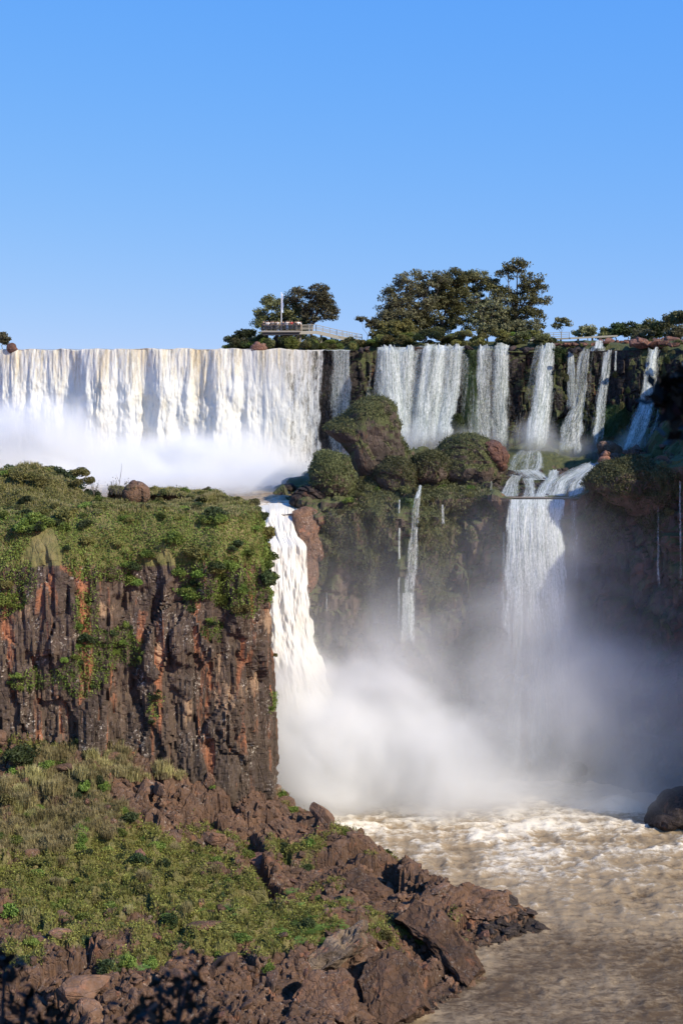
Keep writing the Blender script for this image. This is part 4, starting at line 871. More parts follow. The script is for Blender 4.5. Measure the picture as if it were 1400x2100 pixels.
# boulders on the terrace between the cascades and on the rim
ledge_pts = LG[:, NW:].reshape(-1, 3)
def lz(x, y):
    d = (ledge_pts[:, 0] - x)**2 + (ledge_pts[:, 1] - y)**2; return ledge_pts[d.argmin(), 2]
for k in range(120):
    px = R.uniform(996, 1225); py = R.uniform(952, 1012); D = 199.5 + (1012 - py) * .36
    x = Xp(px, D); boulder((x, D, lz(x, D) + .1), R.uniform(.35, .95), 'wet', 'dark wet stone on the terrace between the small cascades', 'terrace stones', None, (1.3, 1, .8), name='terrace_stone', cat='stone')
for k in range(34):
    px = R.uniform(1215, 1405); py = R.uniform(918, 948); D = 214 + R.normal(0, 2.0)
    x = Xp(px, D); boulder((x, D, lz(x, D) + .3), R.uniform(.5, 1.5), 'red', 'red-brown boulder at the foot of the rightmost fall', 'red boulders under the right falls', None)
def rimD(px): return float(np.interp(px, [-60, 100, 250, 400, 550, 720, 760, 860, 960, 1180, 1280, 1400], [262, 258, 253, 251, 248, 246, 246.5, 242, 241, 239, 236, 231]))
for k in range(105):
    px = R.uniform(1128, 1410); D = rimD(px) + R.uniform(1, 9)
    x = Xp(px, D); s = R.uniform(.35, 1.05) if px > 1230 else R.uniform(.3, .6)
    boulder((x, D, RIM + .7 + R.uniform(-.3, .5) * (px > 1230) + .3 * s), s, 'red', 'rust-red rock on the rim above the right falls', 'rim rocks above the right falls', None, (1.4, 1, .9), name='rim_rock', cat='rock')
for k in range(30):
    px = R.choice([R.uniform(735, 775), R.uniform(855, 870), R.uniform(955, 978), R.uniform(1045, 1100), R.uniform(1143, 1190)])
    D = rimD(px) - R.uniform(-.5, .8); x = Xp(px, D)
    boulder((x, D, RIM - .15 + R.uniform(-.2, .35)), R.uniform(.35, .75), 'wet', 'dark wet rock on the brink between two falls', 'brink rocks between the right falls', None, (1.5, 1, .8), name='brink_rock', cat='rock')

# ================================================================== PLANTS
def shrub_shape(seed, n=1300, leaf=.19, flat=.75, asp=.5):
    rs = np.random.RandomState(seed); k = rs.randint(8, 13)
    cc = rs.normal(size=(k, 3)); cc /= np.linalg.norm(cc, axis=1, keepdims=True); cc *= rs.uniform(.35, .72, k)[:, None]; cc[:, 2] = np.abs(cc[:, 2]) * flat + .12
    i = rs.randint(0, k, n); d = rs.normal(size=(n, 3)); d /= np.linalg.norm(d, axis=1, keepdims=True)
    C = cc[i] + d * (rs.uniform(.55, 1, n)**.6 * .38)[:, None] * np.array([1, 1, .8])
    return leaf_faces(C, rs.uniform(leaf * .7, leaf * 1.3, n), asp, rs=rs)
def grassy_shape(seed, h=.9, k=110, width=.05):
    rs = np.random.RandomState(seed); C = np.concatenate([rs.normal(0, .28, (k, 2)), np.zeros((k, 1))], 1)
    V, Fc = blades(C, rs.uniform(.6, 1.1, k) * h, .55, width, 3, rs); return V, Fc
SHR = {}
for nm, mt in (('green', L_GREEN), ('dark', L_DARK), ('olive', L_OLIVE), ('lime', L_LIME), ('tree', L_TREE)):
    SHR[nm] = [mesh('shrub', *shrub_shape(400 + 7 * i + len(nm)), mt, False) for i in range(4)]
SHR['dry'] = [blade_mesh('grass_clump', *grassy_shape(450 + i, 1.1), L_DRY) for i in range(3)]
SHR['grass'] = [blade_mesh('grass_clump', *grassy_shape(460 + i, .8), L_GRASS) for i in range(3)]
def fern_shape(seed):
    rs = np.random.RandomState(seed); mb = []; F_ = []; n0 = 0
    for k in range(16):
        a = rs.uniform(0, 6.28); L = rs.uniform(.7, 1.1); s = np.linspace(0, 1, 9)[1:]
        r = L * s; zc = .75 * L * (s - .85 * s * s); 
        for sgn in (-1, 1):
            for j, sj in enumerate(s):
                w_ = .26 * math.sin(sj * 3.0) * L + .03; c = np.array([math.cos(a) * r[j], math.sin(a) * r[j], zc[j]])
                d = np.array([-math.sin(a), math.cos(a), 0]) * sgn; f_ = np.array([math.cos(a), math.sin(a), 0])
                mb += [c, c + d * w_ * .6 + f_ * .06, c + d * w_ + f_ * .12 - [0, 0, .05], c + d * w_ * .5 - f_ * .02]; F_.append([n0, n0 + 1, n0 + 2, n0 + 3]); n0 += 4
    return np.array(mb), np.array(F_)
SHR['fern'] = [mesh('fern', *fern_shape(470 + i), L_FERN, False) for i in range(3)]
SZ = {'green': (.55, .85), 'dark': (.55, .85), 'lime': (.5, .8), 'olive': (.6, 1.0), 'tree': (.6, 1.0), 'dry': (1.1, 1.4), 'grass': (.5, .9), 'fern': (.65, .8)}
TONE = {'green': 'leafy green', 'dark': 'dark green', 'lime': 'yellow-green', 'olive': 'olive-brown', 'tree': 'grey-green', 'dry': 'straw-coloured', 'grass': 'green', 'fern': 'bright green'}
def plant(kind, pos, s, label, cat='shrub', group=None, name='shrub', sq=None):
    o = ob(name, SHR[kind][R.randint(len(SHR[kind]))], label=label, category=cat, group=group)
    o.location = tuple(pos); o.rotation_euler = (R.uniform(-.15, .15), R.uniform(-.15, .15), R.uniform(0, 6.28))
    sq = sq or (R.uniform(.85, 1.3), R.uniform(.85, 1.2), R.uniform(.75, 1.15)); o.scale = tuple(s * np.array(sq))
    if group:
        ks = list(SZ[kind]); o['label'] = ('large ' if s > ks[1] else 'small ' if s < ks[0] else 'mid-sized ') + TONE[kind] + ' ' + cat + ' ' + desc(o); DESC.append(o)
    return o

# cliff crown: continuous leafy cover plus shrubs one can pick out
CP = CL.reshape(-1, 3); CNf = CLN.reshape(-1, 3)
Tf = np.broadcast_to(t[None], (NS, NT)).reshape(-1)
cpx_, cpy_ = vis(CP[:, 0], CP[:, 1], CP[:, 2])
nz_ = fbm(CP[:, 0] * .28, CP[:, 2] * .22, o=4, seed=140)
lim = 1178 + 62 * vn(cpx_ / 50, cpx_ * 0, seed=141) + 50 * smooth(380, 540, cpx_) - 30 * g2(cpx_, cpy_, 200, 1170, 50, 60) - 70 * g2(cpx_, cpy_, 90, 1170, 45, 200) + 60 * g2(cpx_, cpy_, 385, 1200, 28, 200) + 30 * g2(cpx_, cpy_, 20, 1200, 40, 200)
brow = (cpy_ < lim) & (cpy_ > 900)
patch = g2(cpx_, cpy_, 175, 1320, 45, 110) + .9 * g2(cpx_, cpy_, 15, 1200, 60, 70) + .7 * g2(cpx_, cpy_, 110, 1390, 70, 40) + .8 * g2(cpx_, cpy_, 270, 1330, 50, 50) + .5 * g2(cpx_, cpy_, 480, 1290, 60, 60) + .7 * g2(cpx_, cpy_, 385, 1230, 30, 40) + .6 * g2(cpx_, cpy_, 320, 1440, 25, 60) + .5 * g2(cpx_, cpy_, 430, 1290, 30, 40) + .6 * g2(cpx_, cpy_, 555, 1450, 20, 80)
wallv = (~brow) & (patch + .55 * nz_ > .52)
area = np.linalg.norm(np.cross(np.gradient(CL, axis=0), np.gradient(CL, axis=1)), axis=2).reshape(-1)
insc = (cpx_ > -90) & (cpx_ < 620)
def pick(mask, n):
    w_ = area * mask * insc; return R.choice(len(CP), n, p=w_ / w_.sum())
front = CP[:, 1] < 190
i = pick(brow, 150000); hgt_c = .08 + .45 * np.clip(.5 + fbm(CP[i, 0] * .8, CP[i, 2] * .8 + CP[i, 1] * .5, o=3, seed=142), 0, 1)
C = CP[i] + CNf[i] * (R.uniform(0, 1, len(i)) * hgt_c)[:, None] + R.normal(0, .09, (len(i), 3))
hi = smooth(1070, 1030, cpy_[i]) > R.uniform(0, 1, len(i))
for nm, sel, mt in (('cliff_brow_foliage', ~hi, L_GREEN), ('cliff_top_weeds', hi, L_OLIVE)):
    V, Fc = leaf_faces(C[sel], R.uniform(.14, .34, sel.sum()), .45, droop=.25)
    ob(nm, mesh(nm, V, Fc, mt, False), kind='stuff')
i = pick(wallv, 16000)
V, Fc = leaf_faces(CP[i] + CNf[i] * R.uniform(0, .3, len(i))[:, None] + R.normal(0, .1, (len(i), 3)), R.uniform(.12, .3, len(i)), .45, droop=.7)
ob('wall_creepers', mesh('wall_creepers', V, Fc, L_GREEN, False), kind='stuff')
i = pick(brow & (Tf > ts - .04), 11000)
V, Fc = blades(CP[i], R.uniform(.25, .7, len(i)), .5, .05, 4)
ob('cliff_top_grass', blade_mesh('cliff_top_grass', V, Fc, L_DRY), kind='stuff')
i = pick(brow & (Tf > tw - .08) & (nz_ > .05), 3500)
V, Fc = blades(CP[i], R.uniform(.3, .9, len(i)), .9, .05, 4)
ob('cliff_brow_grass', blade_mesh('cliff_brow_grass', V, Fc, L_GRASS), kind='stuff')
for q in pick(brow & front, 230):
    hi_ = cpy_[q] < 1060
    kd = R.choice(['green', 'dark', 'lime', 'olive'], p=[.4, .3, .1, .2]) if not hi_ else R.choice(['olive', 'dark', 'green', 'tree'], p=[.45, .2, .15, .2])
    s = R.uniform(.6, 1.5) if not hi_ else R.uniform(.45, 1.0)
    lb = {'green': 'leafy green shrub in the dense growth over the brow of the cliff', 'dark': 'dark green shrub in the dense growth over the brow of the cliff', 'lime': 'yellow-green shrub in the growth over the brow of the cliff', 'olive': 'olive-brown scrubby shrub on the cliff top', 'tree': 'dull grey-green shrub on the cliff top'}[kd]
    plant(kd, CP[q] + CNf[q] * .25 * s - np.array([0, 0, .12 * s]), s, lb, group=lb.split(' shrub')[0] + ' shrubs of the left cliff')
for q in pick(wallv & front, 46):
    plant(R.choice(['green', 'dark', 'lime'], p=[.5, .35, .15]), CP[q] + CNf[q] * .1, R.uniform(.3, .75), 'small green shrub clinging to the bare face of the cliff', group='shrubs clinging to the cliff face')
for (px, py, s, kd, lb) in [
    (385, 1215, 1.9, 'green', 'big hanging shrub dropping furthest down the bare cliff face'),
    (275, 1190, 1.2, 'green', 'rounded shrub at the lower edge of the growth left of the big hanging one'),
    (545, 1190, 1.7, 'dark', 'bushy shrub bulging at the right end of the cliff'),
    (555, 1140, 1.5, 'green', 'shrub above the bulging one at the right end of the cliff'),
    (175, 1310, 1.2, 'dark', 'tall dark creeper shrub in a crack of the cliff face'),
    (50, 1080, 1.7, 'lime', 'bright yellow-green bush above the pale rocks on the left'),
    (205, 1010, 1.5, 'dark', 'dark leafy bush standing up on the skyline of the cliff top'),
    (20, 1230, 1.9, 'green', 'large green bush on the cliff face at the left edge'),
    (560, 1345, .5, 'olive', 'small round tuft sticking out of the cliff end'),
    (553, 1400, .45, 'olive', 'lower small tuft sticking out of the cliff end'),
    (550, 1500, .8, 'olive', 'long mossy tuft near the bottom of the cliff end')]:
    m_ = (cpx_ - px)**2 + (cpy_ - py)**2 + 1e6 * (~front); q = m_.argmin()
    plant(kd, CP[q] + CNf[q] * .15 - np.array([0, 0, .3 * s]), s, lb)
# dark green hump vegetation far left behind the plateau and brown scrub before it
for k in range(40):
    px = R.uniform(-30, 200); D = R.uniform(186, 196); top = 948 + 40 * smooth(90, 200, px) + R.uniform(0, 30)
    plant('dark', P(px, top + 22, D), R.uniform(1.2, 2.0), 'grey-green rounded bush on the rise behind the cliff top', group='bushes on the far rise')
for k in range(16):
    px = R.uniform(20, 190); plant('olive', P(px, R.uniform(975, 1010), R.uniform(178, 186)), R.uniform(.9, 1.6), 'brown twiggy bush on the cliff top at the left', group='brown bushes on the cliff top')
outline_rock('cliff_top_rock', [(252, 1005), (262, 992), (284, 988), (304, 1000), (306, 1022), (252, 1024)], 178, 1.4, MAT_BOULDER, 'brown rock poking above the cliff top scrub against the spray', 'rock', 21, .2)
o_ = thing('dead_stalk', tuple(P(243, 1010, 178)), 'tall thin dry stalk rising against the white spray', 'stalk')
mb = MB().tube([(0, 0, 0), (.15, 0, 1.3), (.35, .1, 2.6), (.4, .1, 3.6)], [.05, .04, .03, .015], 5).tube([(.15, 0, 1.3), (-.1, 0, 1.8), (-.3, .1, 2.2)], [.03, .02, .01], 5)
ob('stem', mb.me('stem', BARK), o_)
for k in range(7):
    px = R.uniform(190, 320); o_ = thing('sapling', tuple(P(px, 1015, 177)), 'wispy sapling with sparse leaves on the cliff top skyline', 'sapling', 'wispy saplings on the cliff top')
    h = R.uniform(1.2, 2.2); mb = MB(); lc = []
    for j in range(5):
        a = R.uniform(0, 6.28); e = np.array([math.cos(a) * .6, math.sin(a) * .6, h * R.uniform(.7, 1)]); mb.tube([(0, 0, 0), e * .5 + [0, 0, .1], e], [.035, .025, .012], 4); lc += [e * s + R.normal(0, .12, 3) for s in R.uniform(.5, 1.05, 9)]
    ob('stem', mb.me('stem', BARK), o_); V, Fc = leaf_faces(np.array(lc), R.uniform(.1, .22, len(lc))); ob('leaves', mesh('leaves', V, Fc, L_TREE, False), o_)

# hillside: grass, weeds, shrubs, ferns
cand2 = np.stack([R.uniform(-42, 24, 260000), R.uniform(102, 180, 260000)], 1)
hz2 = hgt(cand2[:, 0], cand2[:, 1]); px_, py_ = vis(cand2[:, 0], cand2[:, 1], hz2)
g_ = .92 * greenness(px_, py_) + 1.15 * fbm(cand2[:, 0] * .25, cand2[:, 1] * .25, o=4, seed=130)
okm = (px_ > -80) & (px_ < 1000) & (py_ < 2160) & (hz2 > .8)
gi = np.where(okm & (g_ > .30) & (R.uniform(0, 1, len(g_)) < .35 + .6 * np.clip(g_, 0, 1)))[0]
gp = np.stack([cand2[gi, 0], cand2[gi, 1], hz2[gi]], 1)
dryness = .9 * g2(px_[gi], py_[gi], 230, 1560, 170, 70) + .9 * g2(px_[gi], py_[gi], 30, 1660, 150, 80) + .4 * g2(px_[gi], py_[gi], 200, 1700, 100, 60) + .5 * fbm(gp[:, 0] * .2, gp[:, 1] * .2, o=3, seed=144)
tall = np.clip(dryness, 0, 1)
kind_ = np.where(dryness > .42, 0, np.where(R.uniform(0, 1, len(gi)) < .5, 1, 2))
s0 = kind_ == 0; s0i = np.where(s0)[0][:20000]; s1i = np.where(kind_ == 1)[0][:34000]; s2i = np.where(kind_ == 2)[0][:36000]
V, Fc = blades(gp[s0i], R.uniform(.3, .9, len(s0i)), .8, .05, 4); ob('dry_grass', blade_mesh('dry_grass', V, Fc, L_DRY), kind='stuff')
V, Fc = blades(gp[s1i], R.uniform(.25, .65, len(s1i)), .9, .065, 3); ob('hillside_grass', blade_mesh('hillside_grass', V, Fc, L_GRASS), kind='stuff')
cc_ = np.repeat(gp[s2i], 3, 0); cc_ = cc_ + R.normal(0, .16, cc_.shape); cc_[:, 2] += .12 + R.uniform(0, .25, len(cc_))
V, Fc = leaf_faces(cc_, R.uniform(.12, .28, len(cc_)), .5); ob('hillside_weeds', mesh('hillside_weeds', V, Fc, L_WEED, False), kind='stuff')
sh = gi[R.permutation(len(gi))]; n_s = 0; pl = []
for i in sh:
    x, y, X_, Y_ = cand2[i, 0], cand2[i, 1], px_[i], py_[i]
    if any((x - a)**2 + (y - b)**2 < 2.6 for a, b in pl): continue
    pl.append((x, y)); n_s += 1
    kd = R.choice(['green', 'dark', 'olive', 'lime'], p=[.35, .3, .25, .1])
    lb = {'green': 'small green bush on the hillside among grass', 'dark': 'small dark bush on the hillside among grass', 'olive': 'dull olive bush on the hillside among grass', 'lime': 'small yellow-green bush on the hillside'}[kd]
    plant(kd, (x, y, hz2[i] - .05), R.uniform(.45, 1.15), lb, 'bush', kd + ' bushes on the hillside', 'bush')
    if n_s >= 190: break
def onh(px, py):
    j = ((px_ - px)**2 + (py_ - py)**2).argmin(); return np.array([cand2[j, 0], cand2[j, 1], hz2[j]])
for (px, py, s, kd, lb) in [(45, 1570, 2.2, 'dark', 'large dark round bush at the foot of the cliff on the left'), (175, 1620, 1.0, 'lime', 'bright lime-green bush in the dry grass'), (308, 1515, 1.0, 'lime', 'yellow-green bush against the base of the cliff wall'),
                            (335, 1560, 1.1, 'dark', 'dark bush between boulders below the cliff'), (200, 1610, .9, 'dark', 'dark shrub touching the lime-green bush'), (285, 1775, 1.2, 'dark', 'dark green clump in the middle of the hillside'), (165, 1745, .9, 'lime', 'small lime shrub halfway down the hillside'),
                            (270, 1690, 1.2, 'dark', 'dark shrub right of the dry grass')]:
    plant(kd, onh(px, py) + [0, 0, .3 * s], s, lb)
for k in range(64):
    px, py = (R.normal(640, 42), R.normal(1895, 28)) if k < 48 else (R.normal(440, 60), R.normal(1875, 16)) if k < 58 else (R.normal(270, 20), R.normal(1985, 18))
    plant('fern', onh(px, py) + [0, 0, .1], R.uniform(.5, .95), 'bright green fern tuft among the rocks near the river' if k < 48 else 'bright green tuft hanging over a rock on the scree', 'fern', 'bright ferns beside the slabs' if k < 48 else 'bright tufts on the scree', 'fern')
for k in range(86):
    px, py = (R.normal(240, 70), R.normal(1560, 22)) if k < 24 else (R.normal(40, 40), R.normal(1660, 30)) if k < 40 else (R.uniform(0, 520), R.uniform(1660, 1900))
    plant('dry' if k % 3 or k < 40 else 'grass', onh(px, py), R.uniform(.9, 1.6) * (1 if k < 40 else .7), 'tall tuft of straw-coloured grass below the cliff', 'grass tuft', 'tall dry grass tufts', 'grass_clump')
o_ = thing('fallen_branch', tuple(onh(520, 1880) + [0, 0, .5]), 'bare fallen branch lying across the rocks below the deep crack', 'branch')
mb = MB().tube([(0, 0, 0), (1.2, -.6, -.2), (2.6, -1.2, -.5), (3.6, -2.2, -.6)], [.09, .08, .06, .03], 6).tube([(1.2, -.6, -.2), (1.9, -.2, .5), (2.2, .1, 1.2)], [.04, .03, .015], 5).tube([(2.6, -1.2, -.5), (2.4, -1.9, .1)], [.035, .012], 5)
ob('limb', mb.me('limb', BARK), o_)

# moss and hanging growth on the ledge and the lower wall
LP = LG.reshape(-1, 3); LNf = LN.reshape(-1, 3); lpx, lpy = vis(LP[:, 0], LP[:, 1], LP[:, 2])
la = np.linalg.norm(np.cross(np.gradient(LG, axis=0), np.gradient(LG, axis=1)), axis=2).reshape(-1)
ln = fbm(LP[:, 0] * .22, LP[:, 1] * .22, LP[:, 2] * .14, o=4, seed=150)
mm = (.62 * g2(lpx, lpy, 740, 1100, 110, 120) + .5 * g2(lpx, lpy, 930, 1060, 110, 70) + .7 * g2(lpx, lpy, 1260, 1050, 110, 70) + .5 * g2(lpx, lpy, 900, 1000, 200, 40) + .35 * g2(lpx, lpy, 870, 1180, 140, 120) + .6 * g2(lpx, lpy, 1350, 1000, 60, 40) - .7 * g2(lpx, lpy, 832, 1120, 26, 120) - .8 * g2(lpx, lpy, 1100, 980, 90, 40) + .6 * ln) > .38
mm &= (lpx > 590) & (lpx < 1460) & (lpy < 1330) & ~((lpx > 1022) & (lpx < 1200) & (lpy > 960))
wl = la * mm; i = R.choice(len(LP), 65000, p=wl / wl.sum())
V, Fc = leaf_faces(LP[i] + LNf[i] * R.uniform(0, .45, len(i))[:, None] + R.normal(0, .12, (len(i), 3)), R.uniform(.2, .5, len(i)), .32, up=.2, droop=1.3)
ob('hanging_moss', mesh('hanging_moss', V, Fc, L_MOSS, False), kind='stuff')
wl2 = la * mm * (LNf[:, 2] > .15) * (lpy > 880) * (lpy < 1120)
for q in R.choice(len(LP), 70, p=wl2 / wl2.sum()):
    plant(R.choice(['tree', 'olive', 'green', 'dark'], p=[.35, .3, .2, .15]), LP[q], R.uniform(.4, 1.1), 'shrub', 'shrub', name='ledge_shrub', group='shrubs on the middle ledge', sq=(1, .9, R.uniform(.8, 1.5)))
alg = M('wet_algae', .6, .4); alg.col(alg.mix(alg.noise(alg.map(alg.pos(), (1, 1, .15)), 1.6, 7, .75), (.010, .022, .006), (.045, .085, .018))); 
# green algae pillars between the upper falls, and the long green streak on the lower wall
def pad(rows, label, seed):
    rows = np.array(rows, float); nv, nu = 70, 26; q = np.linspace(0, 1, nv); d = np.linspace(0, 1, len(rows))
    r = np.stack([np.interp(q, d, rows[:, i]) for i in range(4)], 1); a = np.linspace(0, 1, nu)[:, None]
    px = r[None, :, 0] * (1 - a) + r[None, :, 1] * a; D = r[None, :, 3] - .9 * np.sin(a * math.pi)**.6 + .9
    D = D - .35 * fbm(px * .12, r[None, :, 2] * .05 + 0 * a, o=4, seed=seed)
    px = px + 3 * fbm(a * 3, q[None] * 6, o=3, seed=seed + 1)
    G = np.stack([(px - 700) / F * D, D, CAMZ - (r[None, :, 2] - HY) / F * D], -1)
    pa = ob('algae_growth', mesh('algae_growth', G.reshape(-1, 3), gridf(nu, nv), alg.m), label=label, category='algae')
    e_ = np.repeat(G.reshape(-1, 3), 2, 0); e_ = e_ + R.normal(0, .13, e_.shape) - [0, .10, 0]
    Vm, Fm = leaf_faces(e_, R.uniform(.15, .4, len(e_)), .3, droop=1.6); ob('moss', mesh('moss', Vm, Fm, L_ALG, False), pa, kind='stuff')
pad([(952, 976, 718, 240), (950, 978, 760, 239.5), (946, 980, 860, 239), (945, 980, 930, 238)], 'green algae pillar between two bright falls under the brink', 160)
pad([(924, 944, 850, 236), (920, 950, 870, 235), (918, 952, 905, 235)], 'green mossy knob at the foot of the bright falls', 162)
pad([(1232, 1280, 830, 235), (1226, 1290, 860, 234), (1230, 1285, 895, 233)], 'dark green patch on the cliff left of the rightmost strong fall', 164)
pad([(1124, 1160, 716, 239.5), (1128, 1150, 745, 239.3)], 'small green patch under the brink by the tall white fall', 166)
pad([(818, 850, 1022, 198), (818, 850, 1100, 197), (814, 845, 1200, 196.3), (815, 840, 1300, 196)], 'long bright green algae streak down the lower wall', 168)
for k in range(70):
    px = R.uniform(1080, 1400); py = R.uniform(722, 900); D = rimD(px) - 2.5 - 2.2 * float(smooth(790, 850, py))
    if any(abs(px - c) < w_ for c, w_ in ((1110, 34), (1200, 14), (1185, 20), (1245, 14), (1330, 22))): continue
    plant('tree' if R.rand() < .6 else 'dark', P(px, py, D), R.uniform(.35, .9), 'drab tuft of growth hanging on the black upper cliff', 'tuft', name='hanging_tuft', group='tufts on the black upper cliff', sq=(.9, .7, 1.6))

# ================================================================== TREES
def tree(px, base, D, blobs, label, mat=L_TREE, clumps=90, per=55, leaf=.34, seed=0, flat=.55, group=None, trunk_r=.28, name='tree', bare=0.0, cr=.95):
    """blobs: (px, py, rx_px, ry_px) ellipses of crown as seen; depth is made equal to the width"""
    rs = np.random.RandomState(seed); b = P(px, base, D); root = thing(name, tuple(b), label, 'tree', group)
    B = [(P(x, y, D) - b, rx / F * D, ry / F * D) for x, y, rx, ry in blobs]
    ar = np.array([rx * rx * ry for _, rx, ry in B]); ar = ar**.6; cs = []
    for j in rs.choice(len(B), clumps, p=ar / ar.sum()):
        c, rx, ry = B[j]; d = rs.normal(size=3); d /= np.linalg.norm(d); r = rs.uniform(.35, 1)**.5
        cs.append(c + d * r * np.array([rx, rx * .85, ry]))
    cs = np.array(cs); cs = cs[cs[:, 2] > .3]
    top = max(c[2] for c, _, _ in B); mb = MB()
    tk = [np.array([0, 0, -.4]), np.array([rs.normal(0, .15), 0, top * .18]), np.array([rs.normal(0, .3), rs.normal(0, .3), top * .36])]
    mb.tube(tk, [trunk_r, trunk_r * .8, trunk_r * .65], 7)
    nodes = [(tk[1], trunk_r * .7), (tk[2], trunk_r * .65)]
    for c, rx, ry in B:                                # one limb into each mass of crown
        a = nodes[1][0]; m = a * .45 + c * .55 + rs.normal(0, .25, 3) - [0, 0, .15 * ry]
        e = c + [0, 0, ry * .35]; mb.tube([a, a * .75 + m * .25 + [0, 0, .1], m, e], [trunk_r * .55, trunk_r * .42, trunk_r * .3, trunk_r * .12], 6)
        nodes += [(m, trunk_r * .3), (m * .5 + e * .5, trunk_r * .22), (a * .5 + m * .5, trunk_r * .4)]
    for c in cs[np.argsort(cs[:, 2])]:
        dd = [np.linalg.norm(c - n_) + 1.2 * max(0, n_[2] - c[2] + .3) for n_, _ in nodes]; k = int(np.argmin(dd)); a, ra = nodes[k]
        m = (a + c) / 2 + rs.normal(0, .12, 3) * np.linalg.norm(c - a) + [0, 0, -.05]
        ra = min(ra * .7, .12); mb.tube([a, m, c], [ra, ra * .7, .025], 4); nodes.append((m, ra * .7)); nodes.append((c, .05))
    ob('trunk', mb.me('trunk', BARK, True), root)
    keep_ = cs[rs.uniform(0, 1, len(cs)) > bare]
    per = int(per * 2.2); n = len(keep_) * per; i = np.repeat(np.arange(len(keep_)), per); d = rs.normal(size=(n, 3)); d /= np.linalg.norm(d, axis=1, keepdims=True)
    sz = rs.uniform(.6, 1.35, len(keep_))[i] * cr * 1.3
    leaf = leaf * 1.3; C = keep_[i] + d * (rs.uniform(0, 1, n)**.5 * sz)[:, None] * np.array([1, 1, flat])
    V, Fc = leaf_faces(C, rs.uniform(leaf * .6, leaf * 1.3, n), .5, rs=rs)
    ob('crown', mesh('crown', V, Fc, mat, False), root); return root
tree(585, 706, 262, [(560, 640, 34, 32), (592, 636, 32, 36), (545, 665, 26, 26), (615, 655, 30, 32), (585, 680, 50, 22)], 'dense dark domed tree behind the viewing platform', L_TREE, 130, 60, seed=1)
tree(640, 706, 260, [(610, 605, 24, 14), (655, 600, 22, 18), (672, 635, 20, 22), (640, 640, 24, 24), (662, 612, 20, 16)], 'open-crowned grey-green tree right of the domed tree', L_TREE2, 120, 34, seed=2, trunk_r=.35, cr=.8)
tree(840, 708, 258, [(845, 575, 34, 22), (810, 610, 30, 26), (800, 640, 26, 28), (860, 615, 36, 30), (885, 575, 34, 18), (790, 665, 26, 24), (830, 655, 40, 34)], 'wide spreading tree, leftmost of the big group on the rim', L_TREE2, 190, 42, seed=3, trunk_r=.45)
tree(905, 708, 262, [(890, 600, 38, 34), (925, 605, 38, 36), (940, 570, 30, 18), (900, 650, 50, 36), (860, 660, 30, 28)], 'dense tall tree in the middle of the big group on the rim', L_TREE, 190, 55, seed=4, trunk_r=.45)
tree(980, 708, 264, [(975, 572, 36, 18), (950, 610, 38, 34), (1005, 605, 38, 32), (985, 650, 50, 36), (1030, 665, 34, 28)], 'dark-leaved tree right of centre in the big group on the rim', L_TREE, 180, 52, seed=5, trunk_r=.42)
tree(1055, 708, 262, [(1060, 545, 26, 12), (1040, 560, 20, 14), (1090, 580, 28, 20), (1070, 610, 34, 26), (1105, 605, 20, 22), (1080, 655, 38, 32), (1035, 615, 32, 30)], 'tallest ragged tree at the right end of the big group', L_TREE, 170, 36, seed=6, trunk_r=.42, cr=.85)
tree(1000, 710, 256, [(990, 650, 34, 28), (1020, 625, 26, 26), (975, 620, 22, 24)], 'thin grey half-bare tree in front of the big group', L_TREE2, 110, 12, seed=7, trunk_r=.22, bare=.3, cr=.7)
tree(1060, 711, 255, [(1055, 680, 30, 22), (1085, 678, 26, 22), (1030, 672, 24, 24)], 'low bushy tree at the right foot of the big group', L_TREE2, 90, 45, seed=8, trunk_r=.16, cr=.7)
tree(800, 711, 255, [(805, 680, 28, 22), (830, 676, 24, 20), (780, 690, 18, 14)], 'low rounded tree at the left foot of the big group', L_OLIVE, 90, 50, seed=9, trunk_r=.15, cr=.7)
tree(752, 706, 256, [(742, 657, 16, 6), (760, 665, 12, 8), (768, 690, 10, 14)], 'thin sapling with a drooping left branch beside the big group', L_TREE2, 34, 20, seed=10, trunk_r=.08, cr=.5)
tree(482, 714, 255, [(480, 700, 16, 10), (495, 690, 20, 10), (510, 685, 14, 8)], 'small dark tree leaning left on the brink island', L_DARK, 60, 40, seed=11, trunk_r=.12, cr=.6)
tree(1150, 700, 262, [(1150, 655, 10, 4), (1160, 662, 12, 7), (1140, 668, 10, 6)], 'spindly tree with flat tufts right of the big group', L_TREE2, 28, 18, seed=12, trunk_r=.07, cr=.5)
tree(1205, 697, 262, [(1205, 672, 16, 8), (1195, 683, 22, 8)], 'low tree with a light crown right of the spindly tree', L_TREE2, 40, 26, seed=13, trunk_r=.09, cr=.55)
for k, (px, top, w_, D, mt) in enumerate([(1262, 664, 14, 300, L_DARK), (1285, 662, 18, 300, L_DARK), (1310, 668, 14, 305, L_TREE), (1330, 656, 12, 300, L_TREE), (1350, 662, 14, 290, L_DARK), (1370, 650, 12, 285, L_TREE), (1392, 640, 16, 275, L_TREE), (1410, 632, 20, 272, L_TREE), (1240, 676, 12, 300, L_TREE), (1320, 676, 26, 290, L_TREE2), (1385, 670, 22, 270, L_TREE2)]):
    tree(px, 698, D, [(px, top + 10, w_, 12), (px - 4, top + 20, w_ * .9, 10)], ['round dark', 'broad dark', 'short', 'slim upright', 'bushy dark', 'thin-topped', 'tall loose', 'tallest loose', 'smallest', 'wide pale', 'pale low'][k] + ' tree of the line on the right-hand rim', mt, 44, 34, seed=30 + k, trunk_r=.12, cr=.7)
tree(6, 712, 266, [(4, 692, 14, 10), (12, 696, 10, 10)], 'purplish leafless-looking bush at the far left of the brink', L_TREE2, 40, 14, seed=50, trunk_r=.07, cr=.5)
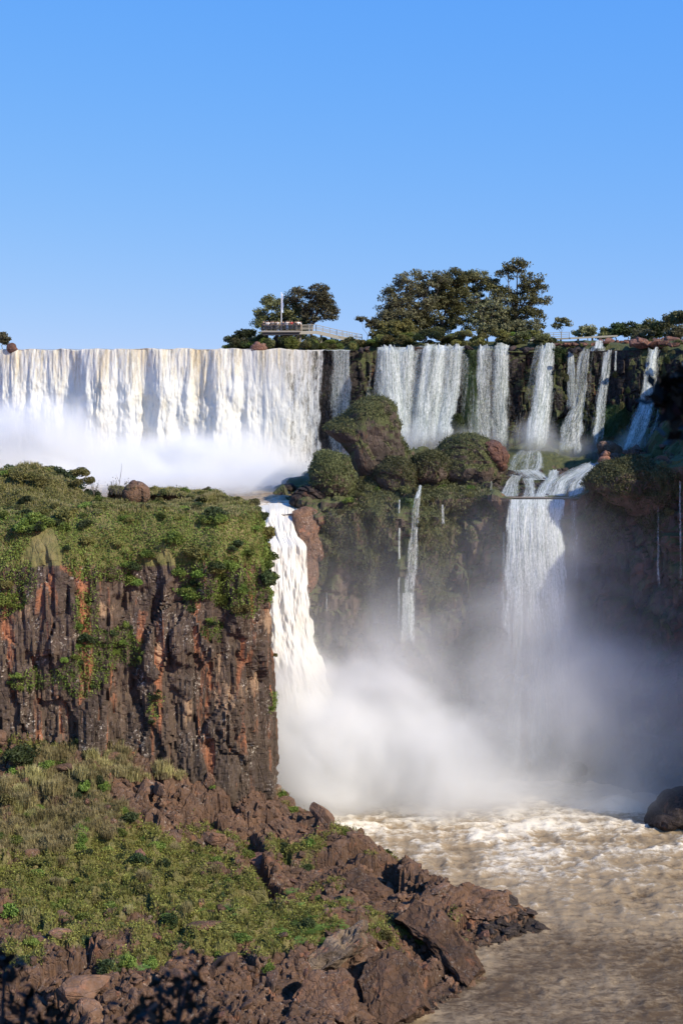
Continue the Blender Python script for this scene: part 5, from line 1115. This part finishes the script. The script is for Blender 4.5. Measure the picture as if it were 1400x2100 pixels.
# ground under the trees: low islands standing on the brink
for lo_, hi_, h_ in ((455, 760, 1.0), (735, 1190, 1.6), (1190, 1460, 1.8)):
    nx_, ny_ = 120, 30; a = np.linspace(lo_, hi_, nx_); D = np.interp(a, [-60, 400, 720, 760, 860, 1180, 1280, 1400], [262, 251, 246, 246.5, 242, 239, 236, 231]) + 2.2
    q = np.linspace(0, 1, ny_); Y = D[:, None] + 45 * q[None]; X = (a[:, None] - 700) / F * D[:, None] + 0 * Y
    e = smooth(0, .06, (a - lo_) / (hi_ - lo_)) * smooth(0, .06, (hi_ - a) / (hi_ - lo_))
    Z = RIM - .4 + (h_ * np.minimum(1, q[None] * 12)**.6 + .4 * fbm(X * .3, Y * .3, o=3, seed=lo_)) * e[:, None]
    ob('rim_ground', mesh('rim_ground', np.stack([X, Y, Z], -1).reshape(-1, 3), gridf(nx_, ny_), MAT_LEDGE), kind='structure')
for k in range(200):
    zone = [0, 1, 2, 3, 3, 4][k % 6]
    px = [R.uniform(462, 545), R.uniform(545, 745), R.uniform(745, 870), R.uniform(870, 1130), R.uniform(1130, 1410)][zone]
    top = np.interp(px, [462, 480, 530, 600, 700, 745, 800, 900, 1100, 1130, 1200, 1300, 1410], [706, 700, 684, 684, 692, 694, 680, 672, 676, 692, 696, 688, 684])
    s = R.uniform(.8, 1.7) if zone < 4 else R.uniform(.5, 1.0); D = rimD(px) + R.uniform(2.0, 9) 
    py = R.uniform(top + 8, 711); kd = R.choice(['tree', 'dark', 'olive', 'green'], p=[.4, .25, .25, .1])
    if 0 < zone < 2 and px < 620: py = max(py, 692)
    plant(kd, P(px, py, D) + [0, 0, -.3], s, 'scrubby bush on the brink island under the platform' if zone < 2 else ('low bush under the big group of trees on the rim' if zone < 4 else 'low scrub behind the red rim rocks'), 'scrub bush', name='scrub_bush', group=['bushes under the platform', 'bushes under the platform', 'bushes under the big trees', 'bushes under the big trees', 'scrub behind the rim rocks'][zone])

for k in range(22):
    px = R.uniform(535, 640) if k < 15 else R.uniform(640, 740); D = rimD(px) + R.uniform(.5, 1.6); s = R.uniform(1.0, 1.5) * (1 if px < 640 else .8)
    plant(R.choice(['tree', 'olive', 'dark', 'green']), P(px, 709 if px < 640 else 712, D) + [0, 0, -.2], s, 'scrubby bush', 'scrub bush', name='scrub_bush', group='bushes under the platform', sq=(1.1, .9, R.uniform(1.0, 1.6)))

# ================================================================== VIEWING PLATFORM, WALKWAY
WOOD = plain('weathered_concrete_deck', (.24, .22, .185)); DARKM = plain('dark_steel', (.035, .035, .038)); PALE = plain('pale_handrail', (.26, .245, .21))
def railing(root, pts, h=1.1, mat=PALE, step=1.5, bars=3):
    pts = [np.array(p, float) for p in pts]
    for a, b in zip(pts[:-1], pts[1:]):
        L = np.linalg.norm(b - a); n = max(1, int(round(L / step)))
        for k in range(n + 1):
            p = a + (b - a) * k / n; ob('post', MB().box(p + [0, 0, h / 2], (.09, .09, h)).me('post', mat), root)
        for j in range(bars):
            z_ = h * (j + 1) / bars; ob('rail', MB().beam(a + [0, 0, z_], b + [0, 0, z_], .07, .09).me('rail', mat), root)
pf = thing('viewing_platform', (0, 0, 0), 'viewing platform with dark railing crowded with visitors above the brink', 'platform')
xa, xb = Xp(536, 249), Xp(616, 249); zd = Zp(677, 249)
ob('deck', MB().box(((xa + xb) / 2, 251.5, zd - .22), (xb - xa, 5.0, .28)).me('deck', WOOD), pf)
for yb in (249.4, 253.6): ob('beam', MB().box(((xa + xb) / 2, yb, zd - .62), (xb - xa - .3, .3, .5)).me('beam', DARKM), pf)
for x in np.linspace(xa + .8, xb - .8, 4):
    for yb in (250.4, 253.6): ob('support_pillar', MB().box((x, yb, (RIM + zd - 1.0) / 2), (.35, .35, zd - RIM - .6)).me('support_pillar', DARKM), pf)
railing(pf, [(xa, 249.05, zd), (xb, 249.05, zd)], 1.1, DARKM, .9, 4)
railing(pf, [(xa, 253.9, zd), (xa, 249.05, zd)], 1.1, DARKM, 1.2, 3)
wk = thing('walkway', (0, 0, 0), 'pale railed walkway descending from the platform towards the big trees', 'walkway')
path = [P(605, 681, 251), P(648, 680, 252.5), P(690, 690, 254), P(742, 700, 257)]
for a, b in zip(path[:-1], path[1:]):
    ob('deck', MB().beam(a, b, 1.8, .3).me('deck', WOOD), wk)
    ob('edge_beam', MB().beam(a + [0, -.95, -.15], b + [0, -.95, -.15], .12, .55).me('edge_beam', PALE), wk)
    for s in (.25, .75):
        p = a + (b - a) * s; ob('support_pillar', MB().box((p[0], p[1], (p[2] + RIM - .5) / 2), (.35, .35, p[2] - RIM + .3)).me('support_pillar', WOOD), wk)
railing(wk, [p + np.array([0, -.9, .1]) for p in path], 1.1, PALE, 1.2, 3); railing(wk, [p + np.array([0, .9, .1]) for p in path], 1.1, PALE, 1.5, 2)
wk2 = thing('walkway', (0, 0, 0), 'straight pale walkway behind the rim rocks right of the big trees', 'walkway')
path = [P(1085, 697, 252), P(1165, 694, 252), P(1262, 689, 254)]
for a, b in zip(path[:-1], path[1:]):
    ob('deck', MB().beam(a, b, 1.6, .3).me('deck', WOOD), wk2)
    for s in (.2, .5, .8):
        p = a + (b - a) * s; ob('support_pillar', MB().box((p[0], p[1], (p[2] + RIM - .5) / 2), (.3, .3, p[2] - RIM + .3)).me('support_pillar', WOOD), wk2)
railing(wk2, [p + np.array([0, -.8, .1]) for p in path[:2]], 1.0, PALE, 1.3, 3)
fp = thing('flagpole', (Xp(577, 250), 250, zd - .1), 'white flagpole with a limp pale flag on the viewing platform', 'flagpole')
white = plain('white_paint', (.8, .8, .8), .5, .05)
ph = (655 - 598) / F * 250 + 1.7
ob('pole', MB().tube([(0, 0, 0), (0, 0, ph)], [.07, .05], 8).me('pole', white, True), fp)
zf = np.linspace(ph - .1, ph - 3.4, 14); fl = []
for k, z_ in enumerate(zf):
    for j, s in enumerate(np.linspace(0, 1, 5)): fl.append((.06 + s * (.28 + .05 * math.sin(k)), .14 * math.sin(s * 9 + k * .3), z_))
fm_ = M('flag_cloth', .8); oz = fm_.sep(fm_.obj())[0]; fm_.col(fm_.ramp(fm_.math('MULTIPLY', oz, 2.9), (.30, (.45, .62, .85)), (.34, (.85, .85, .85)), (.66, (.85, .85, .85)), (.70, (.45, .62, .85))))
ob('flag', mesh('flag', fl, gridf(14, 5), fm_.m), fp); ob('finial', MB().box((0, 0, ph + .08), (.16, .16, .16)).me('finial', white), fp)

# ---- visitors
SKIN = plain('skin', (.42, .26, .18), .6, .1); HAIR = plain('dark_hair', (.02, .015, .012), .7, .2)
def skinned(name, verts, edges, radii, mat):
    me = bpy.data.meshes.new(name); me.from_pydata(verts, edges, []); o = bpy.data.objects.new(name, me); COL.objects.link(o)
    md = o.modifiers.new('s', 'SKIN')
    for v, r in zip(me.skin_vertices[0].data, radii): v.radius = r
    me.skin_vertices[0].data[0].use_root = True
    sb = o.modifiers.new('d', 'SUBSURF'); sb.levels = 1; sb.render_levels = 1
    dg = bpy.context.evaluated_depsgraph_get(); m2 = bpy.data.meshes.new_from_object(o.evaluated_get(dg)); m2.name = name
    bpy.data.objects.remove(o); m2.materials.clear(); m2.materials.append(mat)
    for p in m2.polygons: p.use_smooth = True
    return m2
def person_meshes(pose):
    hd = {'rail': ((-.30, -.42, 1.08), (.30, -.42, 1.08)), 'stand': ((-.27, -.04, .80), (.28, -.04, .80)), 'photo': ((-.10, -.34, 1.48), (.10, -.34, 1.48))}[pose]
    el = {'rail': ((-.30, -.10, 1.14), (.30, -.10, 1.14)), 'stand': ((-.27, .02, 1.08), (.28, .02, 1.08)), 'photo': ((-.28, -.12, 1.22), (.28, -.12, 1.22))}[pose]
    v = [(0, 0, .95), (0, 0, 1.2), (0, .01, 1.40), (0, 0, 1.50), (0, -.01, 1.60), (0, -.01, 1.70),
         (-.19, 0, 1.40), el[0], hd[0], (.19, 0, 1.40), el[1], hd[1], (-.10, 0, .90), (-.11, -.01, .48), (-.12, .02, .08), (-.13, -.14, .03), (.10, 0, .90), (.12, .01, .48), (.13, .02, .08), (.14, -.14, .03)]
    e = [(0, 1), (1, 2), (2, 3), (3, 4), (4, 5), (2, 6), (6, 7), (7, 8), (2, 9), (9, 10), (10, 11), (0, 12), (12, 13), (13, 14), (14, 15), (0, 16), (16, 17), (17, 18), (18, 19)]
    r = [(.14, .10), (.13, .10), (.15, .10), (.055, .055), (.085, .10), (.07, .08), (.06, .06), (.042, .042), (.035, .03), (.06, .06), (.042, .042), (.035, .03), (.085, .085), (.06, .06), (.042, .045), (.04, .03), (.085, .085), (.06, .06), (.042, .045), (.04, .03)]
    body = skinned('body', v, e, r, SKIN)
    sh_v = [v[0], v[1], v[2], v[6], tuple(np.array(v[6]) * .3 + np.array(v[7]) * .7), v[9], tuple(np.array(v[9]) * .3 + np.array(v[10]) * .7)]
    shirt = skinned('shirt', sh_v, [(0, 1), (1, 2), (2, 3), (3, 4), (2, 5), (5, 6)], [(.17, .13), (.16, .13), (.17, .125), (.08, .08), (.06, .06), (.08, .08), (.06, .06)], SKIN)
    tr_v = [(0, 0, .98), v[12], v[13], (-.12, .02, .12), v[16], v[17], (.13, .02, .12)]
    trou = skinned('trousers', tr_v, [(0, 1), (1, 2), (2, 3), (0, 4), (4, 5), (5, 6)], [(.155, .12), (.105, .105), (.08, .08), (.065, .065), (.105, .105), (.08, .08), (.065, .065)], SKIN)
    hair = mesh('hair', ICO3[0] * [.105, .115, .10] + [0, .02, 1.70], ICO3[1], HAIR)
    return body, shirt, trou, hair
PM = {k: person_meshes(k) for k in ('rail', 'stand', 'photo')}
CL_ = {'white': (.75, .75, .73), 'black': (.02, .02, .022), 'red': (.45, .03, .03), 'grey': (.2, .2, .21), 'navy': (.03, .04, .09), 'tan': (.35, .28, .19), 'blue': (.10, .18, .35)}
CLM = {k: plain(k + '_cloth', v, .9, .1) for k, v in CL_.items()}
def person(px, y, shirt, trou, pose, label, rz=0.0, group=None):
    r = thing('person', (Xp(px, y), y, zd - .07), label, 'person', None, rz, R.uniform(.94, 1.05))
    b, s, t_, h = PM[pose]
    ob('body', b, r)
    for nm, me, mt in (('shirt', s, CLM[shirt]), ('trousers', t_, CLM[trou])):
        m2 = me.copy(); m2.materials.clear(); m2.materials.append(mt); ob(nm, m2, r)
    ob('hair', h, r)
for px, y, s, t_, pose, lb, rz in [
    (541, 249.7, 'black', 'black', 'rail', 'person in black at the left corner of the platform rail', .2), (546, 250.4, 'white', 'black', 'stand', 'person in a white shirt and black trousers near the left corner', -.5),
    (550, 249.7, 'white', 'navy', 'rail', 'person in white leaning on the rail, second white shirt from the left', .1), (556, 250.8, 'black', 'grey', 'photo', 'person in black raising both hands to take a picture, left part', 0),
    (560, 249.8, 'grey', 'black', 'rail', 'person in a grey top at the rail left of the flagpole', .3), (565, 249.7, 'black', 'navy', 'rail', 'person in black at the rail between grey and white tops', 0),
    (569, 249.8, 'white', 'grey', 'rail', 'person in white at the rail just left of the flagpole', -.2), (574, 250.9, 'tan', 'black', 'stand', 'person in a tan top standing by the flagpole', 1.2),
    (581, 249.7, 'navy', 'black', 'rail', 'person in navy at the rail just right of the flagpole', .1), (586, 250.6, 'white', 'black', 'stand', 'person in white standing behind the navy one', 2.6),
    (589, 249.8, 'white', 'blue', 'photo', 'person in white and blue trousers raising hands, right of the flagpole', .1), (593, 250.7, 'black', 'black', 'stand', 'person all in black left of the red shirt', 0),
    (598, 249.8, 'red', 'navy', 'rail', 'person in a bright red shirt at the rail', 0), (604, 250.5, 'grey', 'black', 'stand', 'person in grey right of the red shirt', -1.0),
    (607, 249.8, 'black', 'grey', 'rail', 'person in black near the right corner of the platform', 0), (612, 249.8, 'white', 'black', 'rail', 'person in white at the right corner of the platform', .4),
    (617, 250.6, 'white', 'tan', 'stand', 'person in white with tan trousers where the walkway begins', 1.6)]:
    person(px, y, s, t_, pose, lb, rz)

# ================================================================== NEAR LEAVES AND THE BANK BEHIND THE CAMERA
bank = []
for i in range(40):
    for j in range(40):
        x = -8 + 20 * i / 39; y = 1.9 - 15 * (j / 39)**1.5; bank.append((x, y, 58.55 + .12 * math.sin(x * 2 + y) - (1.5 if j == 0 else 0) + float(.15 * vn(np.array([x]), np.array([y]), seed=170)[0])))
ob('viewpoint_bank', mesh('viewpoint_bank', bank, gridf(40, 40), MAT_SLOPE), kind='structure')
def near_plant(name, label, cat, tips, root_at, leaf, n, spread, seed):
    rs = np.random.RandomState(seed); r = thing(name, tuple(root_at), label, cat); mb = MB(); lc = []
    for tp_ in tips:
        e = np.array(tp_) - root_at; m = e * .5 + rs.normal(0, .04, 3)
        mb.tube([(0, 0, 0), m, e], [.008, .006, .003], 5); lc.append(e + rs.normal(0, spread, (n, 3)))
    ob('twig', mb.me('twig', L_SHADE_BLACK), r); lc = np.concatenate(lc)
    V, Fc = leaf_faces(lc, rs.uniform(leaf * .6, leaf * 1.3, len(lc)), .5, rs=rs); ob('leaves', mesh('leaves', V, Fc, L_SHADE_BLACK, False), r)
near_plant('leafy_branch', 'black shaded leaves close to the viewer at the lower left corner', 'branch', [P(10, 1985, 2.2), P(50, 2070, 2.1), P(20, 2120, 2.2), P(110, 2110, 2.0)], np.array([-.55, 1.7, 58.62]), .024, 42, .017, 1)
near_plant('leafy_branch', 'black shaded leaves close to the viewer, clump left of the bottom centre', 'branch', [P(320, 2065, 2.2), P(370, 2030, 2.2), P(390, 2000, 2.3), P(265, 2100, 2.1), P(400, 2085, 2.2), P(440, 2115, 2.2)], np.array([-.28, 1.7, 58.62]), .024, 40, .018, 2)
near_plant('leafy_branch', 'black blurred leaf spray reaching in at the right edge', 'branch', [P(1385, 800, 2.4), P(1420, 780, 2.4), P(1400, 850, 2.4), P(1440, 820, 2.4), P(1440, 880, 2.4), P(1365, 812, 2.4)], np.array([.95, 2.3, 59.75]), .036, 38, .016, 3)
sh_c = np.array([0, 2.2, 59.2]) + np.array(sdir) * 7.5  # unseen tree added here to keep sun off the near leaves
rt = thing('added_shade_tree', (float(sh_c[0]) + .6, float(sh_c[1]) - 1.0, 58.5), 'unseen tree added behind the viewpoint to shade the near leaves', 'tree')
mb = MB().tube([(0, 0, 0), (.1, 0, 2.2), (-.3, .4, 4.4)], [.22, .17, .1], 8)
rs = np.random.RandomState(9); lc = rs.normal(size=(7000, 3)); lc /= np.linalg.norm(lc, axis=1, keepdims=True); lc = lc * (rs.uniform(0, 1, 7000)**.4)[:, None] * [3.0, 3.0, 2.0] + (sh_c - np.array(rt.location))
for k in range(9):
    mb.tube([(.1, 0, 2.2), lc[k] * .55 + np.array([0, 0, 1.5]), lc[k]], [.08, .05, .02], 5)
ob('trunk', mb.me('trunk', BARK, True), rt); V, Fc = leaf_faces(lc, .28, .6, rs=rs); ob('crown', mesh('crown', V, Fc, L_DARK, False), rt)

# every look-alike gets its own description; those still alike are told apart by their order from the left
dup = {}
for o in DESC + [o for o in COL.objects if o.parent is None and 'category' in o.keys() and o.name.split('.')[0] in ('wet_stone', 'terrace_stone', 'rim_rock', 'brink_rock', 'boulder')]:
    if o not in dup.setdefault(o['label'], []): dup[o['label']].append(o)
ordn = lambda k: 'leftmost' if k == 0 else {2: 'second', 3: 'third', 4: 'fourth', 5: 'fifth', 6: 'sixth', 7: 'seventh', 8: 'eighth', 9: 'ninth', 10: 'tenth'}.get(k + 1, f'{k + 1}th') + ' from left'
dup.setdefault('w', [])
for lb, os_ in list(dup.items()) + [('wispy sapling with sparse leaves on the cliff-top skyline', [o for o in COL.objects if o.name.split('.')[0] == 'sapling'])]:
    if len(os_) < 2: continue
    os_.sort(key=lambda o: where(o)[0])
    for k, o in enumerate(os_): o['label'] = (lb.replace('dark wet stone on the terrace between the small cascades', 'dark wet terrace stone by the small cascades') + ', ' + (ordn(k) if k < len(os_) - 1 or k == 0 else 'rightmost') )

for o in COL.objects:
    if 'label' in o.keys() and len(o['label'].replace('-', ' ').split()) > 15:
        o['label'] = o['label'].replace('mid-sized ', 'medium ').replace('the white-speckled blocks', 'the speckled blocks')

# ================================================================== MIST
def mist(name, lo, hi, blobs, scale, amp, albedo=(.965, .963, .957), aniso=.0, cut=.0, stretch=(1, 1, 1), seedv=0.0):
    """closed box whose density is a sum of soft ellipsoids in world space, broken up by noise"""
    m = M(name); m.t.nodes.remove(m.b)
    p = m.pos(); tot = None
    nz = m.noise(m.map(p, stretch, (seedv, seedv * 2, 0)), scale, 5, .6, .45)
    nn = m.math('MULTIPLY', m.math('SUBTRACT', nz, .5), amp)
    for (c, r, d) in blobs:
        q = m.n('VectorMath', {0: p, 1: tuple(c)}, operation='SUBTRACT').outputs[0]
        q = m.n('VectorMath', {0: q, 1: tuple(1 / x for x in r)}, operation='MULTIPLY').outputs[0]
        L = m.n('VectorMath', {0: q}, operation='LENGTH').outputs['Value']
        f = m.math('SUBTRACT', 1.0, m.math('ADD', L, nn))
        f = m.n('MapRange', {0: f, 1: 0.0, 2: .75, 3: 0.0, 4: d}, interpolation_type='SMOOTHSTEP').outputs[0]
        tot = f if tot is None else m.math('ADD', tot, f)
    vol = m.n('VolumePrincipled', {'Color': (*albedo, 1), 'Density': tot, 'Anisotropy': aniso}).outputs[0]
    m.t.links.new(vol, m.out.inputs['Volume'])
    b = MB().box([(a + c) / 2 for a, c in zip(lo, hi)], [c - a for a, c in zip(lo, hi)])
    o = ob(name, b.me(name, m.m), kind='stuff'); return o
# lower gorge
mist('mist', (-12, 172, -.6), (52, 204, 46), [
    (P(640, 1560, 188), (14, 11, 14), .7), (P(750, 1510, 189), (15, 10, 13), .38), (P(600, 1500, 187), (8, 8, 9), .5), (P(700, 1480, 188), (7, 6, 6.5), .6), (P(900, 1560, 187), (20, 11, 9.5), .14), (P(830, 1400, 191), (17, 9, 13), .08),
    (P(1110, 1520, 189), (20, 12, 15), .055), (P(1320, 1470, 188), (20, 14, 18), .04), (P(860, 1630, 184), (26, 8, 4), .09), (P(1150, 1625, 184), (26, 9, 5), .05), (P(1100, 1330, 191), (13, 7, 18), .08), (P(1000, 1460, 190), (60, 16, 33), .020)],
    .075, 1.25, seedv=3)
# in front of the broad curtain
mist('mist', (-72, 205, 36.5), (6, 253, 60), [
    (P(60, 950, 240), (26, 12, 13), .25), (P(-150, 930, 244), (24, 12, 14), .22), (P(180, 910, 246), (22, 5, 10), .08), (P(320, 985, 236), (24, 14, 9), .3), (P(480, 965, 238), (18, 11, 9), .25), (P(620, 985, 236), (12, 10, 6), .14), (P(400, 1000, 222), (26, 14, 5), .22), (P(300, 940, 246), (40, 6, 7), .10)],
    .10, 1.3, seedv=9)
# spray where the right-hand falls strike the terrace
mist('mist', (3, 214, 40), (50, 240, 52), [
    (P(900, 905, 234), (10, 5, 4), .10), (P(820, 900, 235), (7, 4, 4), .08), (P(1100, 905, 233), (5, 4, 5), .14), (P(1005, 920, 234), (5, 4, 4), .08), (P(1190, 930, 230), (7, 5, 4), .05), (P(1290, 920, 224), (4, 4, 4), .07)],
    .25, 1.0, seedv=15)
